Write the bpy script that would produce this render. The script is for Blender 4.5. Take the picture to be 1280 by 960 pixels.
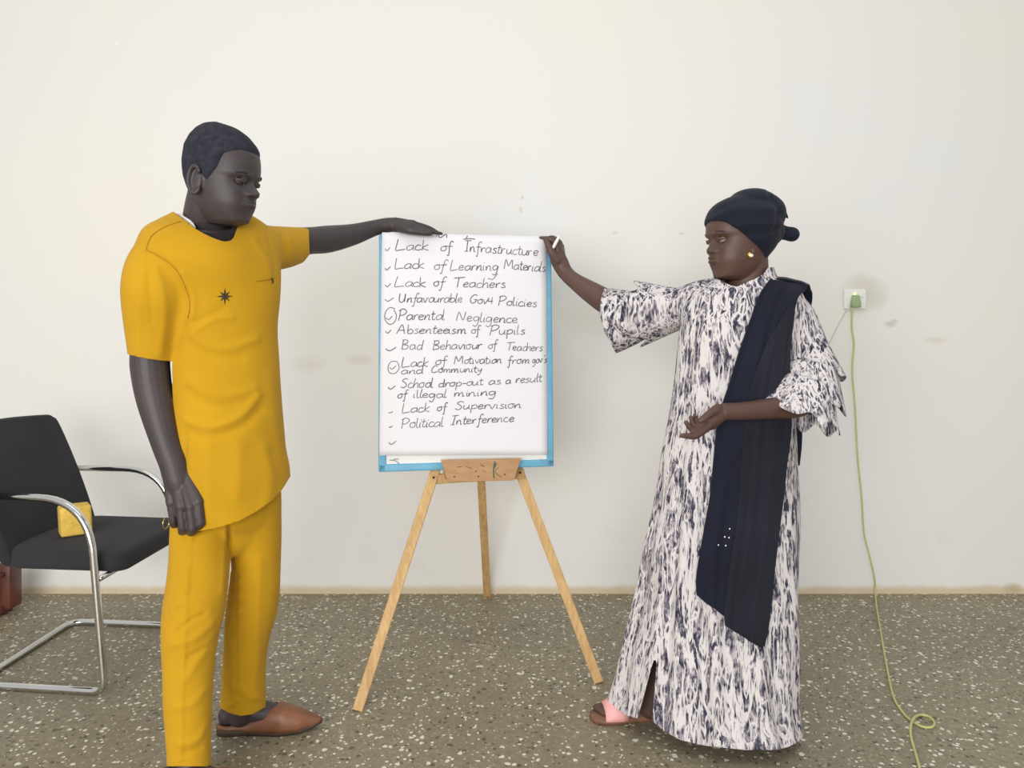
import bpy, bmesh, math, random
import numpy as np
from mathutils import Vector, Matrix
from mathutils.bvhtree import BVHTree

random.seed(7); rng = np.random.default_rng(7)
scene = bpy.context.scene
col = scene.collection
for o in list(bpy.data.objects): bpy.data.objects.remove(o)

# ------------------------------------------------------------------ camera, light, exposure
F, H, YH = 900.0, 1.18, 430.0            # focal length in px, eye height, horizon row
cam_d = bpy.data.cameras.new('camera'); cam = bpy.data.objects.new('camera', cam_d); col.objects.link(cam)
cam.location = (0, 0, H); cam.rotation_euler = (math.pi/2, 0, 0)
cam_d.sensor_width = 36; cam_d.lens = F*36/1280; cam_d.shift_y = (YH-480)/1280
cam_d.clip_start = 0.02
scene.camera = cam
scene.view_settings.view_transform = 'Standard'; scene.view_settings.look = 'None'
scene.view_settings.exposure = -0.10; scene.view_settings.gamma = 1.0
scene.view_settings.use_curve_mapping = False

world = bpy.data.worlds.new('world'); scene.world = world; world.use_nodes = True
bg = world.node_tree.nodes['Background']; bg.inputs[0].default_value = (1.0, 0.995, 0.985, 1); bg.inputs[1].default_value = 0.72

def area(name, loc, target, sx, sy, power, color=(1, 1, 1)):
    l = bpy.data.lights.new(name, 'AREA'); l.shape = 'RECTANGLE'; l.size = sx; l.size_y = sy; l.energy = power; l.color = color
    o = bpy.data.objects.new(name, l); col.objects.link(o); o.location = loc
    o.rotation_euler = (Vector(target)-Vector(loc)).to_track_quat('-Z', 'Y').to_euler(); return o
area('window_daylight', (-1.3, -2.5, 1.35), (0.1, 3.4, 0.1), 3.6, 2.0, 205, (1.0, 0.99, 0.98))
area('ceiling_lamp', (0.0, 1.3, 3.6), (0.0, 1.9, 0), 4.2, 0.7, 18, (1.0, 0.985, 0.96))

# ------------------------------------------------------------------ helpers
def P(px, py, d):                         # photo pixel at depth d -> world point
    return np.array([(px-640)*d/F, d, H-(py-YH)*d/F])
def proj(v):                              # world -> photo pixel
    return 640+v[:, 0]*F/v[:, 1], YH+(H-v[:, 2])*F/v[:, 1]
def floor_d(py, z=0.0): return (H-z)*F/(py-YH)

def nt(name):
    m = bpy.data.materials.new(name); m.use_nodes = True
    n = m.node_tree; return m, n, n.nodes['Principled BSDF']
def node(n, t, **kw):
    x = n.nodes.new(t)
    for k, v in kw.items(): setattr(x, k, v)
    return x
def lk(n, a, b): n.links.new(a, b)
def ramp(n, fac, stops, interp='LINEAR'):
    r = node(n, 'ShaderNodeValToRGB'); r.color_ramp.interpolation = interp
    e = r.color_ramp.elements
    while len(e) < len(stops): e.new(0.5)
    for i, (p, c) in enumerate(stops):
        e[i].position = p; e[i].color = (*c, 1) if len(c) == 3 else c
    lk(n, fac, r.inputs[0]); return r.outputs[0]
def noise(n, vec, scale, detail=3, rough=0.5, dist=0.0):
    x = node(n, 'ShaderNodeTexNoise'); x.inputs['Scale'].default_value = scale
    x.inputs['Detail'].default_value = detail; x.inputs['Roughness'].default_value = rough
    x.inputs['Distortion'].default_value = dist
    lk(n, vec, x.inputs['Vector']); return x.outputs['Fac']
def objco(n, scale=(1, 1, 1), rot=(0, 0, 0)):
    tc = node(n, 'ShaderNodeTexCoord'); mp = node(n, 'ShaderNodeMapping')
    mp.inputs['Scale'].default_value = scale; mp.inputs['Rotation'].default_value = rot
    lk(n, tc.outputs['Object'], mp.inputs['Vector']); return mp.outputs[0]
def mixc(n, fac, a, b, mode='MIX'):
    x = node(n, 'ShaderNodeMix', data_type='RGBA', blend_type=mode)
    if isinstance(fac, (int, float)): x.inputs[0].default_value = fac
    else: lk(n, fac, x.inputs[0])
    for i, c in ((6, a), (7, b)):
        if isinstance(c, tuple): x.inputs[i].default_value = (*c, 1)
        else: lk(n, c, x.inputs[i])
    return x.outputs[2]
def mathn(n, op, a, b=None):
    x = node(n, 'ShaderNodeMath', operation=op)
    for i, c in ((0, a), (1, b)):
        if c is None: continue
        if isinstance(c, (int, float)): x.inputs[i].default_value = c
        else: lk(n, c, x.inputs[i])
    return x.outputs[0]
def bump(n, b, height, strength=0.3, dist=0.01):
    x = node(n, 'ShaderNodeBump'); x.inputs['Strength'].default_value = strength; x.inputs['Distance'].default_value = dist
    lk(n, height, x.inputs['Height']); lk(n, x.outputs[0], b.inputs['Normal'])
def simple(name, c, rough=0.5, metal=0.0, var=0.12, vscale=12, spec=0.5, bump_s=0.0, bump_scale=200):
    m, n, b = nt(name)
    co = objco(n)
    f = noise(n, co, vscale, 4)
    lo = tuple(x*(1-var) for x in c); hi = tuple(min(1, x*(1+var)) for x in c)
    lk(n, ramp(n, f, [(0.3, lo), (0.7, hi)]), b.inputs['Base Color'])
    b.inputs['Roughness'].default_value = rough; b.inputs['Metallic'].default_value = metal
    b.inputs['Specular IOR Level'].default_value = spec
    if bump_s: bump(n, b, noise(n, co, bump_scale, 2), bump_s, 0.002)
    return m

def mesh_of(name, v, f):
    me = bpy.data.meshes.new(name)
    me.from_pydata([tuple(map(float, p)) for p in v], [], [tuple(map(int, q)) for q in f]); me.update()
    return me
def put(name, v, f, mat, parent=None, origin=None, smooth=True):
    """link one mesh; v is in world space; origin is the object's own place (top level) or its parent's"""
    v = np.asarray(v, float)
    og = np.array(parent['_o'] if parent is not None else (origin if origin is not None else (0, 0, 0)), float)
    me = mesh_of(name, v-og, f)
    o = bpy.data.objects.new(name, me); col.objects.link(o)
    for m in (mat if isinstance(mat, (list, tuple)) else [mat]): me.materials.append(m)
    if smooth: me.polygons.foreach_set('use_smooth', [True]*len(me.polygons))
    if parent is not None: o.parent = parent; o['_o'] = list(og)
    else: o.location = og; o['_o'] = list(og)
    return o
def empty(name, loc):
    o = bpy.data.objects.new(name, None); col.objects.link(o); o.location = loc; o['_o'] = [float(x) for x in loc]
    o.empty_display_size = 0.1; return o
def tag(o, label, cat, group=None):
    o['label'] = label; o['category'] = cat
    if group: o['group'] = group
    return o
def fix_normals(v, f):
    me = mesh_of('t', v, f); bm = bmesh.new(); bm.from_mesh(me)
    bmesh.ops.recalc_face_normals(bm, faces=bm.faces); bm.to_mesh(me); bm.free()
    fo = [tuple(p.vertices) for p in me.polygons]; bpy.data.meshes.remove(me); return fo
def merge(parts):
    V, Fc, n = [], [], 0
    for v, f in parts:
        V.append(np.asarray(v, float)); Fc += [tuple(i+n for i in q) for q in f]; n += len(v)
    return np.vstack(V), Fc
def spline(pts, n):
    pts = np.asarray(pts, float)
    q = np.vstack([2*pts[0]-pts[1], pts, 2*pts[-1]-pts[-2]])
    out = []
    m = len(pts)-1
    for t in np.linspace(0, m, n):
        i = min(int(t), m-1); u = t-i
        a, b, c, d = q[i], q[i+1], q[i+2], q[i+3]
        out.append(0.5*((2*b)+(c-a)*u+(2*a-5*b+4*c-d)*u*u+(3*b-a-3*c+d)*u**3))
    return np.array(out)
def rings_mesh(R, cap=True):
    n, k = len(R), len(R[0]); v = [p for r in R for p in r]; f = []
    for i in range(n-1):
        for j in range(k):
            f.append((i*k+j, i*k+(j+1) % k, (i+1)*k+(j+1) % k, (i+1)*k+j))
    if cap:
        for i, s in ((0, 1), (n-1, -1)):
            c = len(v); v.append(np.mean(R[i], axis=0))
            for j in range(k):
                a, b = i*k+j, i*k+(j+1) % k
                f.append((b, a, c) if s == 1 else (a, b, c))
    return np.array(v), f
def tube(pts, rad, k=14, n=None, rounded=True, flat=None, up=None):
    """tapering round limb through pts; flat = (ratio) squashes along the 'up' side"""
    pts = np.asarray(pts, float); rad = np.asarray(rad, float) if np.ndim(rad) else np.full(len(pts), float(rad))
    n = n or max(6, 5*len(pts))
    c = spline(np.column_stack([pts, rad]), n); p, r = c[:, :3], np.maximum(c[:, 3], 1e-4)
    t = np.gradient(p, axis=0); t /= np.linalg.norm(t, axis=1)[:, None]
    u = np.array(up, float) if up is not None else (np.array([0, 0, 1.]) if abs(t[0][2]) < 0.9 else np.array([0, 1., 0]))
    P_, T_, R_ = [], [], []
    if rounded:
        for a in (80, 60, 38, 18):
            P_.append(p[0]-t[0]*r[0]*math.sin(math.radians(a))); T_.append(t[0]); R_.append(r[0]*math.cos(math.radians(a)))
    for i in range(n): P_.append(p[i]); T_.append(t[i]); R_.append(r[i])
    if rounded:
        for a in (18, 38, 60, 80):
            P_.append(p[-1]+t[-1]*r[-1]*math.sin(math.radians(a))); T_.append(t[-1]); R_.append(r[-1]*math.cos(math.radians(a)))
    rings = []
    for q, tt, rr in zip(P_, T_, R_):
        u = u-tt*np.dot(u, tt); u /= np.linalg.norm(u); w = np.cross(tt, u)
        fl = flat if flat else 1.0
        rings.append([q+rr*(math.cos(a)*w+fl*math.sin(a)*u) for a in np.linspace(0, 2*math.pi, k, endpoint=False)])
    return rings_mesh(rings)
def ellip(c, r, rot=None, k=20, m=14):
    v, f = [], []
    R = []
    for i in range(1, m):
        a = math.pi*i/m
        R.append([np.array([math.sin(a)*math.cos(b), math.sin(a)*math.sin(b), math.cos(a)]) for b in np.linspace(0, 2*math.pi, k, endpoint=False)])
    v, f = rings_mesh(R)
    v = v*np.array(r)
    if rot is not None: v = v @ np.array(rot).T
    return v+np.array(c), f
def vloft(st, k=40, nn=2.0):
    """stack of level rings: (py, left px, right px, depth, aspect depth/width, yaw deg)"""
    rows = np.array([[a[0], a[1], a[2], a[3], a[4], a[5]] for a in st], float)
    n = len(rows)*5
    s = spline(rows, n); R = []
    for y, l, r, d, asp, yaw in s:
        th = math.radians(yaw); off = 0.0
        for _ in range(6):
            xl, xr = (l-640)*(d-off)/F, (r-640)*(d+off)/F; ha = (xr-xl)/2
            a = ha/math.sqrt(math.cos(th)**2+(asp*math.sin(th))**2); b = a*asp
            off = (a*a-b*b)*math.sin(th)*math.cos(th)/ha
        c = np.array([(xl+xr)/2, d, H-(y-YH)*d/F])
        ring = []
        for t in np.linspace(0, 2*math.pi, k, endpoint=False):
            cx = math.copysign(abs(math.cos(t))**(2/nn), math.cos(t)); cy = math.copysign(abs(math.sin(t))**(2/nn), math.sin(t))
            ring.append(c+a*cx*np.array([math.cos(th), math.sin(th), 0])+b*cy*np.array([-math.sin(th), math.cos(th), 0]))
        R.append(ring)
    v, f = rings_mesh(R); return v, f
def remesh(parts, vox, it=4):
    parts = [(v, fix_normals(v, f)) for v, f in parts]
    v, f = merge(parts)
    me = mesh_of('tmp', v, f); o = bpy.data.objects.new('tmp', me); col.objects.link(o)
    m = o.modifiers.new('r', 'REMESH'); m.mode = 'VOXEL'; m.voxel_size = vox
    dg = bpy.context.evaluated_depsgraph_get(); ev = o.evaluated_get(dg); em = ev.to_mesh()
    V = np.empty(len(em.vertices)*3); em.vertices.foreach_get('co', V); V = V.reshape(-1, 3)
    Q = [tuple(p.vertices) for p in em.polygons]
    ev.to_mesh_clear(); bpy.data.objects.remove(o); bpy.data.meshes.remove(me)
    return smooth(V, Q, it), Q
def edges_of(f):
    e = set()
    for q in f:
        for i in range(len(q)):
            a, b = q[i], q[(i+1) % len(q)]; e.add((a, b) if a < b else (b, a))
    return np.array(list(e))
def smooth(V, f, it, lam=0.5, w=None):
    e = edges_of(f); n = len(V); deg = np.bincount(e.ravel(), minlength=n).astype(float); deg[deg == 0] = 1
    for _ in range(it):
        S = np.zeros_like(V)
        for c in range(3):
            S[:, c] = np.bincount(e[:, 0], V[e[:, 1], c], n)+np.bincount(e[:, 1], V[e[:, 0], c], n)
        L = S/deg[:, None]-V
        V = V+lam*L*(w[:, None] if w is not None else 1)
    return V
def normals(V, f):
    me = mesh_of('t', V, f); N = np.empty(len(V)*3); me.vertices.foreach_get('normal', N); bpy.data.meshes.remove(me); return N.reshape(-1, 3)
def tri(f):
    o = []
    for q in f:
        for i in range(1, len(q)-1): o.append((q[0], q[i], q[i+1]))
    return o
def clip(V, f, s):
    """keep s <= 0; the rim is moved exactly onto s = 0"""
    T = np.array(tri(f)); neg = s <= 0
    T = T[neg[T].any(axis=1)]
    V = V.copy(); acc = np.zeros_like(V); cnt = np.zeros(len(V))
    E = np.vstack([T[:, [0, 1]], T[:, [1, 2]], T[:, [2, 0]]]); E = np.vstack([E, E[:, ::-1]])
    m = neg[E[:, 0]] & ~neg[E[:, 1]]; E = E[m]
    a, b = E[:, 0], E[:, 1]; t = s[a]/(s[a]-s[b]); t = np.clip(t, 0.02, 0.98)
    pt = V[a]+(V[b]-V[a])*t[:, None]
    np.add.at(acc, b, pt); np.add.at(cnt, b, 1)
    k = cnt > 0; V[k] = acc[k]/cnt[k][:, None]
    used = np.unique(T); idx = -np.ones(len(V), int); idx[used] = np.arange(len(used))
    return V[used], [tuple(q) for q in idx[T]]
def seg_dist(px, py, pl):
    d = np.full(len(px), 1e9)
    for (x0, y0), (x1, y1) in zip(pl[:-1], pl[1:]):
        L = (x1-x0)**2+(y1-y0)**2
        t = np.clip(((px-x0)*(x1-x0)+(py-y0)*(y1-y0))/max(L, 1e-9), 0, 1)
        d = np.minimum(d, np.hypot(px-x0-t*(x1-x0), py-y0-t*(y1-y0)))
    return d
def folds(V, f, L, back=False):
    N = normals(V, f); px, py = proj(V); w = np.clip((-N[:, 1]-0.0)*2.0, 0, 1)
    D = np.zeros(len(V))
    for pl, wd, amp in L:
        pl = [tuple(p) for p in spline(np.array(pl, float), 4*len(pl))] if len(pl) > 2 else pl
        D += amp*np.exp(-(seg_dist(px, py, pl)/wd)**2)
    return V+N*(D*w)[:, None]
def wrinkle(V, f, amp, sx, sz, seed=0):
    """slow uneven waves in the cloth"""
    N = normals(V, f); r = np.random.default_rng(seed); D = np.zeros(len(V))
    for k in range(9):
        a = r.uniform(0, 6.28); fx = r.uniform(.4, 1)*sx; fz = r.uniform(.3, 1)*sz
        D += np.sin(fx*(V[:, 0]*math.cos(a)+V[:, 1]*math.sin(a))*6.28+fz*V[:, 2]*6.28*(1 if k % 2 else -1)+r.uniform(0, 6.28)+1.5*np.sin(V[:, 2]*9+k))
    return V+N*(amp*D/3)[:, None]
def slab(outline, z0, z1, bev=0.01, nb=4):
    """bevelled plate over a 2D outline (n x 2), in local x, y, z"""
    o = np.array(outline, float); n = len(o)
    tn = np.roll(o, -1, 0)-np.roll(o, 1, 0); tn /= np.linalg.norm(tn, axis=1)[:, None]+1e-12
    area2 = np.sum(o[:, 0]*np.roll(o[:, 1], -1)-np.roll(o[:, 0], -1)*o[:, 1])
    nr = np.column_stack([tn[:, 1], -tn[:, 0]])*(1 if area2 > 0 else -1)
    R = []
    for i in range(nb+1):
        a = math.pi/2*i/nb; ins = bev*(1-math.sin(a)); R.append(np.column_stack([o-nr*ins, np.full(n, z0+bev*(1-math.cos(a)))]))
    for i in range(nb+1):
        a = math.pi/2*i/nb; ins = bev*(1-math.cos(a)); R.append(np.column_stack([o-nr*ins, np.full(n, z1-bev*(1-math.sin(a)))]))
    v, f = rings_mesh(R); return v, fix_normals(v, f)
def rrect(x0, y0, x1, y1, r, n=6):
    o = []
    for cx, cy, a0 in ((x1-r, y0+r, -90), (x1-r, y1-r, 0), (x0+r, y1-r, 90), (x0+r, y0+r, 180)):
        for i in range(n+1):
            a = math.radians(a0+90*i/n); o.append((cx+r*math.cos(a), cy+r*math.sin(a)))
    return o
def prism(outline, z0, z1, bev=0.002): return slab(outline, z0, z1, bev, 2)
def bar(a, b, w, t, up=(0, -1, 0), bev=0.002):
    """straight squared batten from a to b; t across 'up'"""
    a, b = np.array(a, float), np.array(b, float); ax = b-a; L = np.linalg.norm(ax); ax /= L
    u = np.array(up, float); u -= ax*np.dot(u, ax); u /= np.linalg.norm(u); s = np.cross(u, ax)
    v, f = prism(rrect(-w/2, -t/2, w/2, t/2, bev, 1), 0, L, bev)
    return a+v[:, [0]]*s+v[:, [1]]*u+v[:, [2]]*ax, fix_normals(v, f)
def fillet(pts, rs, n=8):
    pts = [np.array(p, float) for p in pts]; out = [pts[0]]
    for i in range(1, len(pts)-1):
        a, b, c = pts[i-1], pts[i], pts[i+1]; r = rs[i-1]
        u = (a-b)/np.linalg.norm(a-b); w = (c-b)/np.linalg.norm(c-b)
        p0, p1 = b+u*r, b+w*r
        for t in np.linspace(0, 1, n): out.append((1-t)**2*p0+2*t*(1-t)*b+t*t*p1)
    out.append(pts[-1]); return np.array(out)
def sweep(p, r, k=14):
    """tube along a dense polyline"""
    p = np.asarray(p, float); keep = [0]+[i for i in range(1, len(p)) if np.linalg.norm(p[i]-p[i-1]) > 1e-6]; p = p[keep]
    t = np.gradient(p, axis=0); t /= np.linalg.norm(t, axis=1)[:, None]
    u = np.array([0.13, 0.2, 1.0]) if abs(t[0][2]) < 0.8 else np.array([1.0, 0.2, 0.1]); R = []
    for q, tt in zip(p, t):
        u = u-tt*np.dot(u, tt); u /= np.linalg.norm(u); w = np.cross(tt, u)
        R.append([q+r*(math.cos(a)*w+math.sin(a)*u) for a in np.linspace(0, 2*math.pi, k, endpoint=False)])
    v, f = rings_mesh(R); return v, fix_normals(v, f)
def caster(V, f):
    return BVHTree.FromPolygons([Vector(p) for p in V], [tuple(q) for q in f])
def hit(bvh, px, py, off=0.0):
    o = Vector((0, 0, H)); d = Vector(P(px, py, 1.0))-o; d.normalize()
    h = bvh.ray_cast(o, d)
    if h[0] is None: return None, None
    nrm = h[1] if h[1].dot(d) < 0 else -h[1]
    return np.array(h[0]+nrm*off), np.array(nrm)

# ------------------------------------------------------------------ materials
def skin_mat(name, base, warm):
    m, n, b = nt(name); co = objco(n)
    f = noise(n, co, 9, 4); g = noise(n, co, 160, 2)
    lk(n, ramp(n, f, [(0.3, base), (0.72, warm)]), b.inputs['Base Color'])
    b.inputs['Roughness'].default_value = 0.5; b.inputs['Specular IOR Level'].default_value = 0.45
    b.inputs['Subsurface Weight'].default_value = 0.05; b.inputs['Subsurface Radius'].default_value = (0.02, 0.008, 0.005)
    bump(n, b, g, 0.12, 0.002); return m
M_skin_m = skin_mat('dark_skin', (0.045, 0.034, 0.036), (0.060, 0.045, 0.047))
M_skin_w = skin_mat('brown_skin', (0.082, 0.043, 0.033), (0.115, 0.060, 0.045))
M_hair = simple('black_hair', (0.026, 0.027, 0.038), 0.85, var=0.3, vscale=60, spec=0.2, bump_s=0.6, bump_scale=420)
M_eye = simple('eye_white', (0.46, 0.42, 0.39), 0.25, var=0.03)
M_eye_dim = simple('eye_white_dull', (0.10, 0.085, 0.08), 0.3, var=0.03)
M_iris = simple('iris', (0.012, 0.008, 0.006), 0.15, var=0.1)
def cloth(name, c, var=0.1, rough=0.9, weave=900, bs=0.18):
    m, n, b = nt(name); co = objco(n)
    f = noise(n, co, 5, 4); lo = tuple(x*(1-var) for x in c); hi = tuple(min(1, x*(1+var)) for x in c)
    lk(n, ramp(n, f, [(0.3, lo), (0.7, hi)]), b.inputs['Base Color'])
    b.inputs['Roughness'].default_value = rough; b.inputs['Specular IOR Level'].default_value = 0.2
    b.inputs['Sheen Weight'].default_value = 0.06
    bump(n, b, noise(n, co, weave, 1), bs, 0.001); return m
M_yellow = cloth('mustard_cloth', (0.52, 0.285, 0.010), 0.07)
M_navy = cloth('navy_chiffon', (0.010, 0.0115, 0.024), 0.2, 0.85)
M_navy2 = cloth('sheer_navy_layer', (0.0140, 0.0152, 0.0235), 0.2, 0.85)
M_wrap = cloth('navy_jersey', (0.013, 0.015, 0.027), 0.25, 0.9)
M_thread = simple('dark_thread', (0.03, 0.02, 0.015), 0.8)
M_white = simple('white_cotton', (0.85, 0.85, 0.83), 0.8, var=0.03)
M_gold = simple('gold', (0.80, 0.52, 0.16), 0.22, 1.0, var=0.05)
M_pearl = simple('pearl', (0.85, 0.78, 0.62), 0.2, var=0.04)
M_leather = simple('tan_leather', (0.22, 0.085, 0.04), 0.45, var=0.25, vscale=18, bump_s=0.15)
M_sole = simple('dark_sole', (0.06, 0.042, 0.028), 0.7, var=0.25, vscale=30)
M_lining = simple('brown_lining', (0.06, 0.028, 0.017), 0.7, var=0.2)
M_pink = simple('pink_strap', (0.86, 0.42, 0.40), 0.5, var=0.05)
M_sandal = simple('brown_insole', (0.20, 0.095, 0.055), 0.6, var=0.2, vscale=25)
M_paper = simple('paper', (0.80, 0.79, 0.82), 0.75, var=0.015, vscale=3, spec=0.2)
M_ink = simple('marker_ink', (0.12, 0.115, 0.13), 0.7, var=0.35, vscale=60)
M_board = simple('whiteboard', (0.84, 0.84, 0.81), 0.35, var=0.02)
M_blue = simple('blue_frame', (0.145, 0.40, 0.58), 0.5, var=0.12, vscale=14)
M_chrome = simple('chrome', (0.66, 0.66, 0.65), 0.12, 1.0, var=0.04)
M_seatfab = cloth('charcoal_fabric', (0.032, 0.0325, 0.037), 0.12, 0.95)
M_sponge = simple('yellow_foam', (0.78, 0.52, 0.10), 0.95, var=0.12, vscale=40, bump_s=0.5, bump_scale=300)
M_mahog = simple('reddish_wood', (0.12, 0.035, 0.022), 0.4, var=0.5, vscale=9)
M_socket = simple('socket_plastic', (0.82, 0.82, 0.78), 0.35, var=0.02)
M_plug = simple('green_plug', (0.30, 0.42, 0.22), 0.45, var=0.1)
M_cord = simple('yellow_green_flex', (0.52, 0.52, 0.20), 0.5, var=0.08)
M_cable = simple('grey_cable', (0.55, 0.55, 0.50), 0.6, var=0.1)
M_green = simple('green_marker', (0.05, 0.10, 0.07), 0.7)
M_nail = simple('nail', (0.42, 0.24, 0.22), 0.35, var=0.05)
def wood_mat(name, c0, c1, axis):
    m, n, b = nt(name); s = [26, 26, 26]; s[axis] = 1.6
    co = objco(n, tuple(s)); f = noise(n, co, 2.2, 6, 0.6, 0.6)
    k = noise(n, objco(n), 7, 3)
    c = ramp(n, f, [(0.32, c0), (0.62, c1)])
    lk(n, mixc(n, mathn(n, 'MULTIPLY', k, 0.35), c, tuple(x*0.55 for x in c0)), b.inputs['Base Color'])
    b.inputs['Roughness'].default_value = 0.6; bump(n, b, f, 0.2, 0.002); return m
M_wood = wood_mat('pine', (0.50, 0.29, 0.105), (0.70, 0.46, 0.20), 2)
M_ledge = wood_mat('plywood_ledge', (0.44, 0.245, 0.11), (0.54, 0.32, 0.155), 0)

# plaster wall: off-white, faint smears, tan scuff band along the floor
def wall_mat():
    m, n, b = nt('wall_plaster'); co = objco(n)
    sep = node(n, 'ShaderNodeSeparateXYZ'); lk(n, co, sep.inputs[0])
    big = noise(n, co, 0.9, 4, 0.55); mid = noise(n, co, 5.5, 5, 0.6); fine = noise(n, co, 60, 3)
    c = ramp(n, big, [(0.3, (0.83, 0.805, 0.735)), (0.5, (0.815, 0.80, 0.765)), (0.7, (0.79, 0.795, 0.775))])
    smear = ramp(n, mid, [(0.60, (0, 0, 0)), (0.80, (1, 1, 1))])
    low = ramp(n, sep.outputs[2], [(0.0, (1, 1, 1)), (0.42, (0.55, 0.55, 0.55)), (0.62, (0, 0, 0))])
    c = mixc(n, mathn(n, 'MULTIPLY', mathn(n, 'MULTIPLY', smear, low), 0.30), c, (0.60, 0.52, 0.36))
    # dirt collects in the last hand's breadth above the floor
    edge = mathn(n, 'ADD', sep.outputs[2], mathn(n, 'MULTIPLY', noise(n, co, 11, 4), 0.03))
    dirt = ramp(n, edge, [(0.0, (1, 1, 1)), (0.036, (0.95, 0.95, 0.95)), (0.062, (0, 0, 0))])
    c = mixc(n, mathn(n, 'MULTIPLY', dirt, 0.75), c, (0.60, 0.46, 0.24))
    # grubby halo round the socket and finger marks, in wall coordinates
    def spot(c, x, z, rx, rz, col_, amt, hard=1.0):
        dx = mathn(n, 'DIVIDE', mathn(n, 'SUBTRACT', sep.outputs[0], x), rx); dz = mathn(n, 'DIVIDE', mathn(n, 'SUBTRACT', sep.outputs[2], z), rz)
        r2 = mathn(n, 'ADD', mathn(n, 'MULTIPLY', dx, dx), mathn(n, 'MULTIPLY', dz, dz))
        w = mathn(n, 'MULTIPLY', r2, 1.0)
        msk = ramp(n, mathn(n, 'ADD', w, mathn(n, 'MULTIPLY', mathn(n, 'SUBTRACT', mid, 0.5), 1.2*hard)), [(0.0, (1, 1, 1)), (1.0, (0, 0, 0))])
        return mixc(n, mathn(n, 'MULTIPLY', msk, amt), c, col_)
    def W(px, py): return (px-640)*3.4/F, H-(py-YH)*3.4/F
    for px, py, rx, rz, cc, am in ((1080, 366, .13, .10, (0.50, 0.46, 0.33), .5), (1113, 405, .035, .018, (0.40, 0.40, 0.38), .5), (1118, 401, .02, .01, (0.40, 0.40, 0.38), .4),
                                   (1170, 425, .06, .02, (0.66, 0.58, 0.42), .4), (651, 262, .012, .02, (0.55, 0.42, 0.38), .45), (653, 247, .01, .012, (0.50, 0.36, 0.32), .5),
                                   (769, 291, .018, .01, (0.5, 0.45, 0.42), .4), (852, 292, .015, .008, (0.5, 0.45, 0.42), .4), (745, 395, .2, .10, (0.72, 0.66, 0.52), .3),
                                   (385, 455, .10, .05, (0.66, 0.62, 0.52), .4), (450, 450, .07, .03, (0.62, 0.56, 0.44), .35), (1265, 735, .05, .03, (0.45, 0.36, 0.2), .6), (145, 55, .012, .008, (0.9, 0.9, 0.9), .8)):
        x, z = W(px, py); c = spot(c, x, z, rx, rz, cc, am)
    lk(n, c, b.inputs['Base Color']); b.inputs['Roughness'].default_value = 0.75; b.inputs['Specular IOR Level'].default_value = 0.3
    bump(n, b, mathn(n, 'ADD', mathn(n, 'MULTIPLY', fine, 0.3), mid), 0.12, 0.006); return m
def terrazzo():
    m, n, b = nt('terrazzo'); co = objco(n)
    wv = node(n, 'ShaderNodeTexNoise'); wv.inputs['Scale'].default_value = 45; lk(n, co, wv.inputs['Vector'])
    off = node(n, 'ShaderNodeVectorMath', operation='SCALE'); lk(n, wv.outputs['Color'], off.inputs[0]); off.inputs['Scale'].default_value = 0.018
    co2 = node(n, 'ShaderNodeVectorMath', operation='ADD'); lk(n, co, co2.inputs[0]); lk(n, off.outputs[0], co2.inputs[1])
    big = noise(n, co, 1.6, 4, 0.6); fine = noise(n, co, 55, 4, 0.65)
    c = ramp(n, fine, [(0.28, (0.185, 0.160, 0.100)), (0.55, (0.282, 0.248, 0.166)), (0.78, (0.365, 0.322, 0.222))])
    c = mixc(n, ramp(n, big, [(0.35, (0, 0, 0)), (0.7, (.75, .75, .75))]), c, (0.205, 0.172, 0.118))
    def chips(c, scale, thr, size, colr, am):
        v = node(n, 'ShaderNodeTexVoronoi'); v.inputs['Scale'].default_value = scale; v.inputs['Randomness'].default_value = 1.0; lk(n, co2.outputs[0], v.inputs['Vector'])
        s = node(n, 'ShaderNodeSeparateColor'); lk(n, v.outputs['Color'], s.inputs[0])
        pick = mathn(n, 'GREATER_THAN', s.outputs[0], thr)
        rad = mathn(n, 'MULTIPLY', mathn(n, 'ADD', s.outputs[1], 0.35), size)
        ins = mathn(n, 'LESS_THAN', v.outputs['Distance'], rad)
        return mixc(n, mathn(n, 'MULTIPLY', mathn(n, 'MULTIPLY', pick, ins), am), c, colr)
    c = chips(c, 70, 0.80, 0.42, (0.055, 0.045, 0.03), 0.7)
    c = chips(c, 120, 0.82, 0.45, (0.42, 0.37, 0.26), 0.8)
    c = chips(c, 58, 0.84, 0.36, (0.74, 0.70, 0.60), 1.0)
    c = chips(c, 88, 0.87, 0.42, (0.78, 0.74, 0.64), 1.0)
    lk(n, c, b.inputs['Base Color']); b.inputs['Roughness'].default_value = 0.5; b.inputs['Specular IOR Level'].default_value = 0.35
    return m
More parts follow.
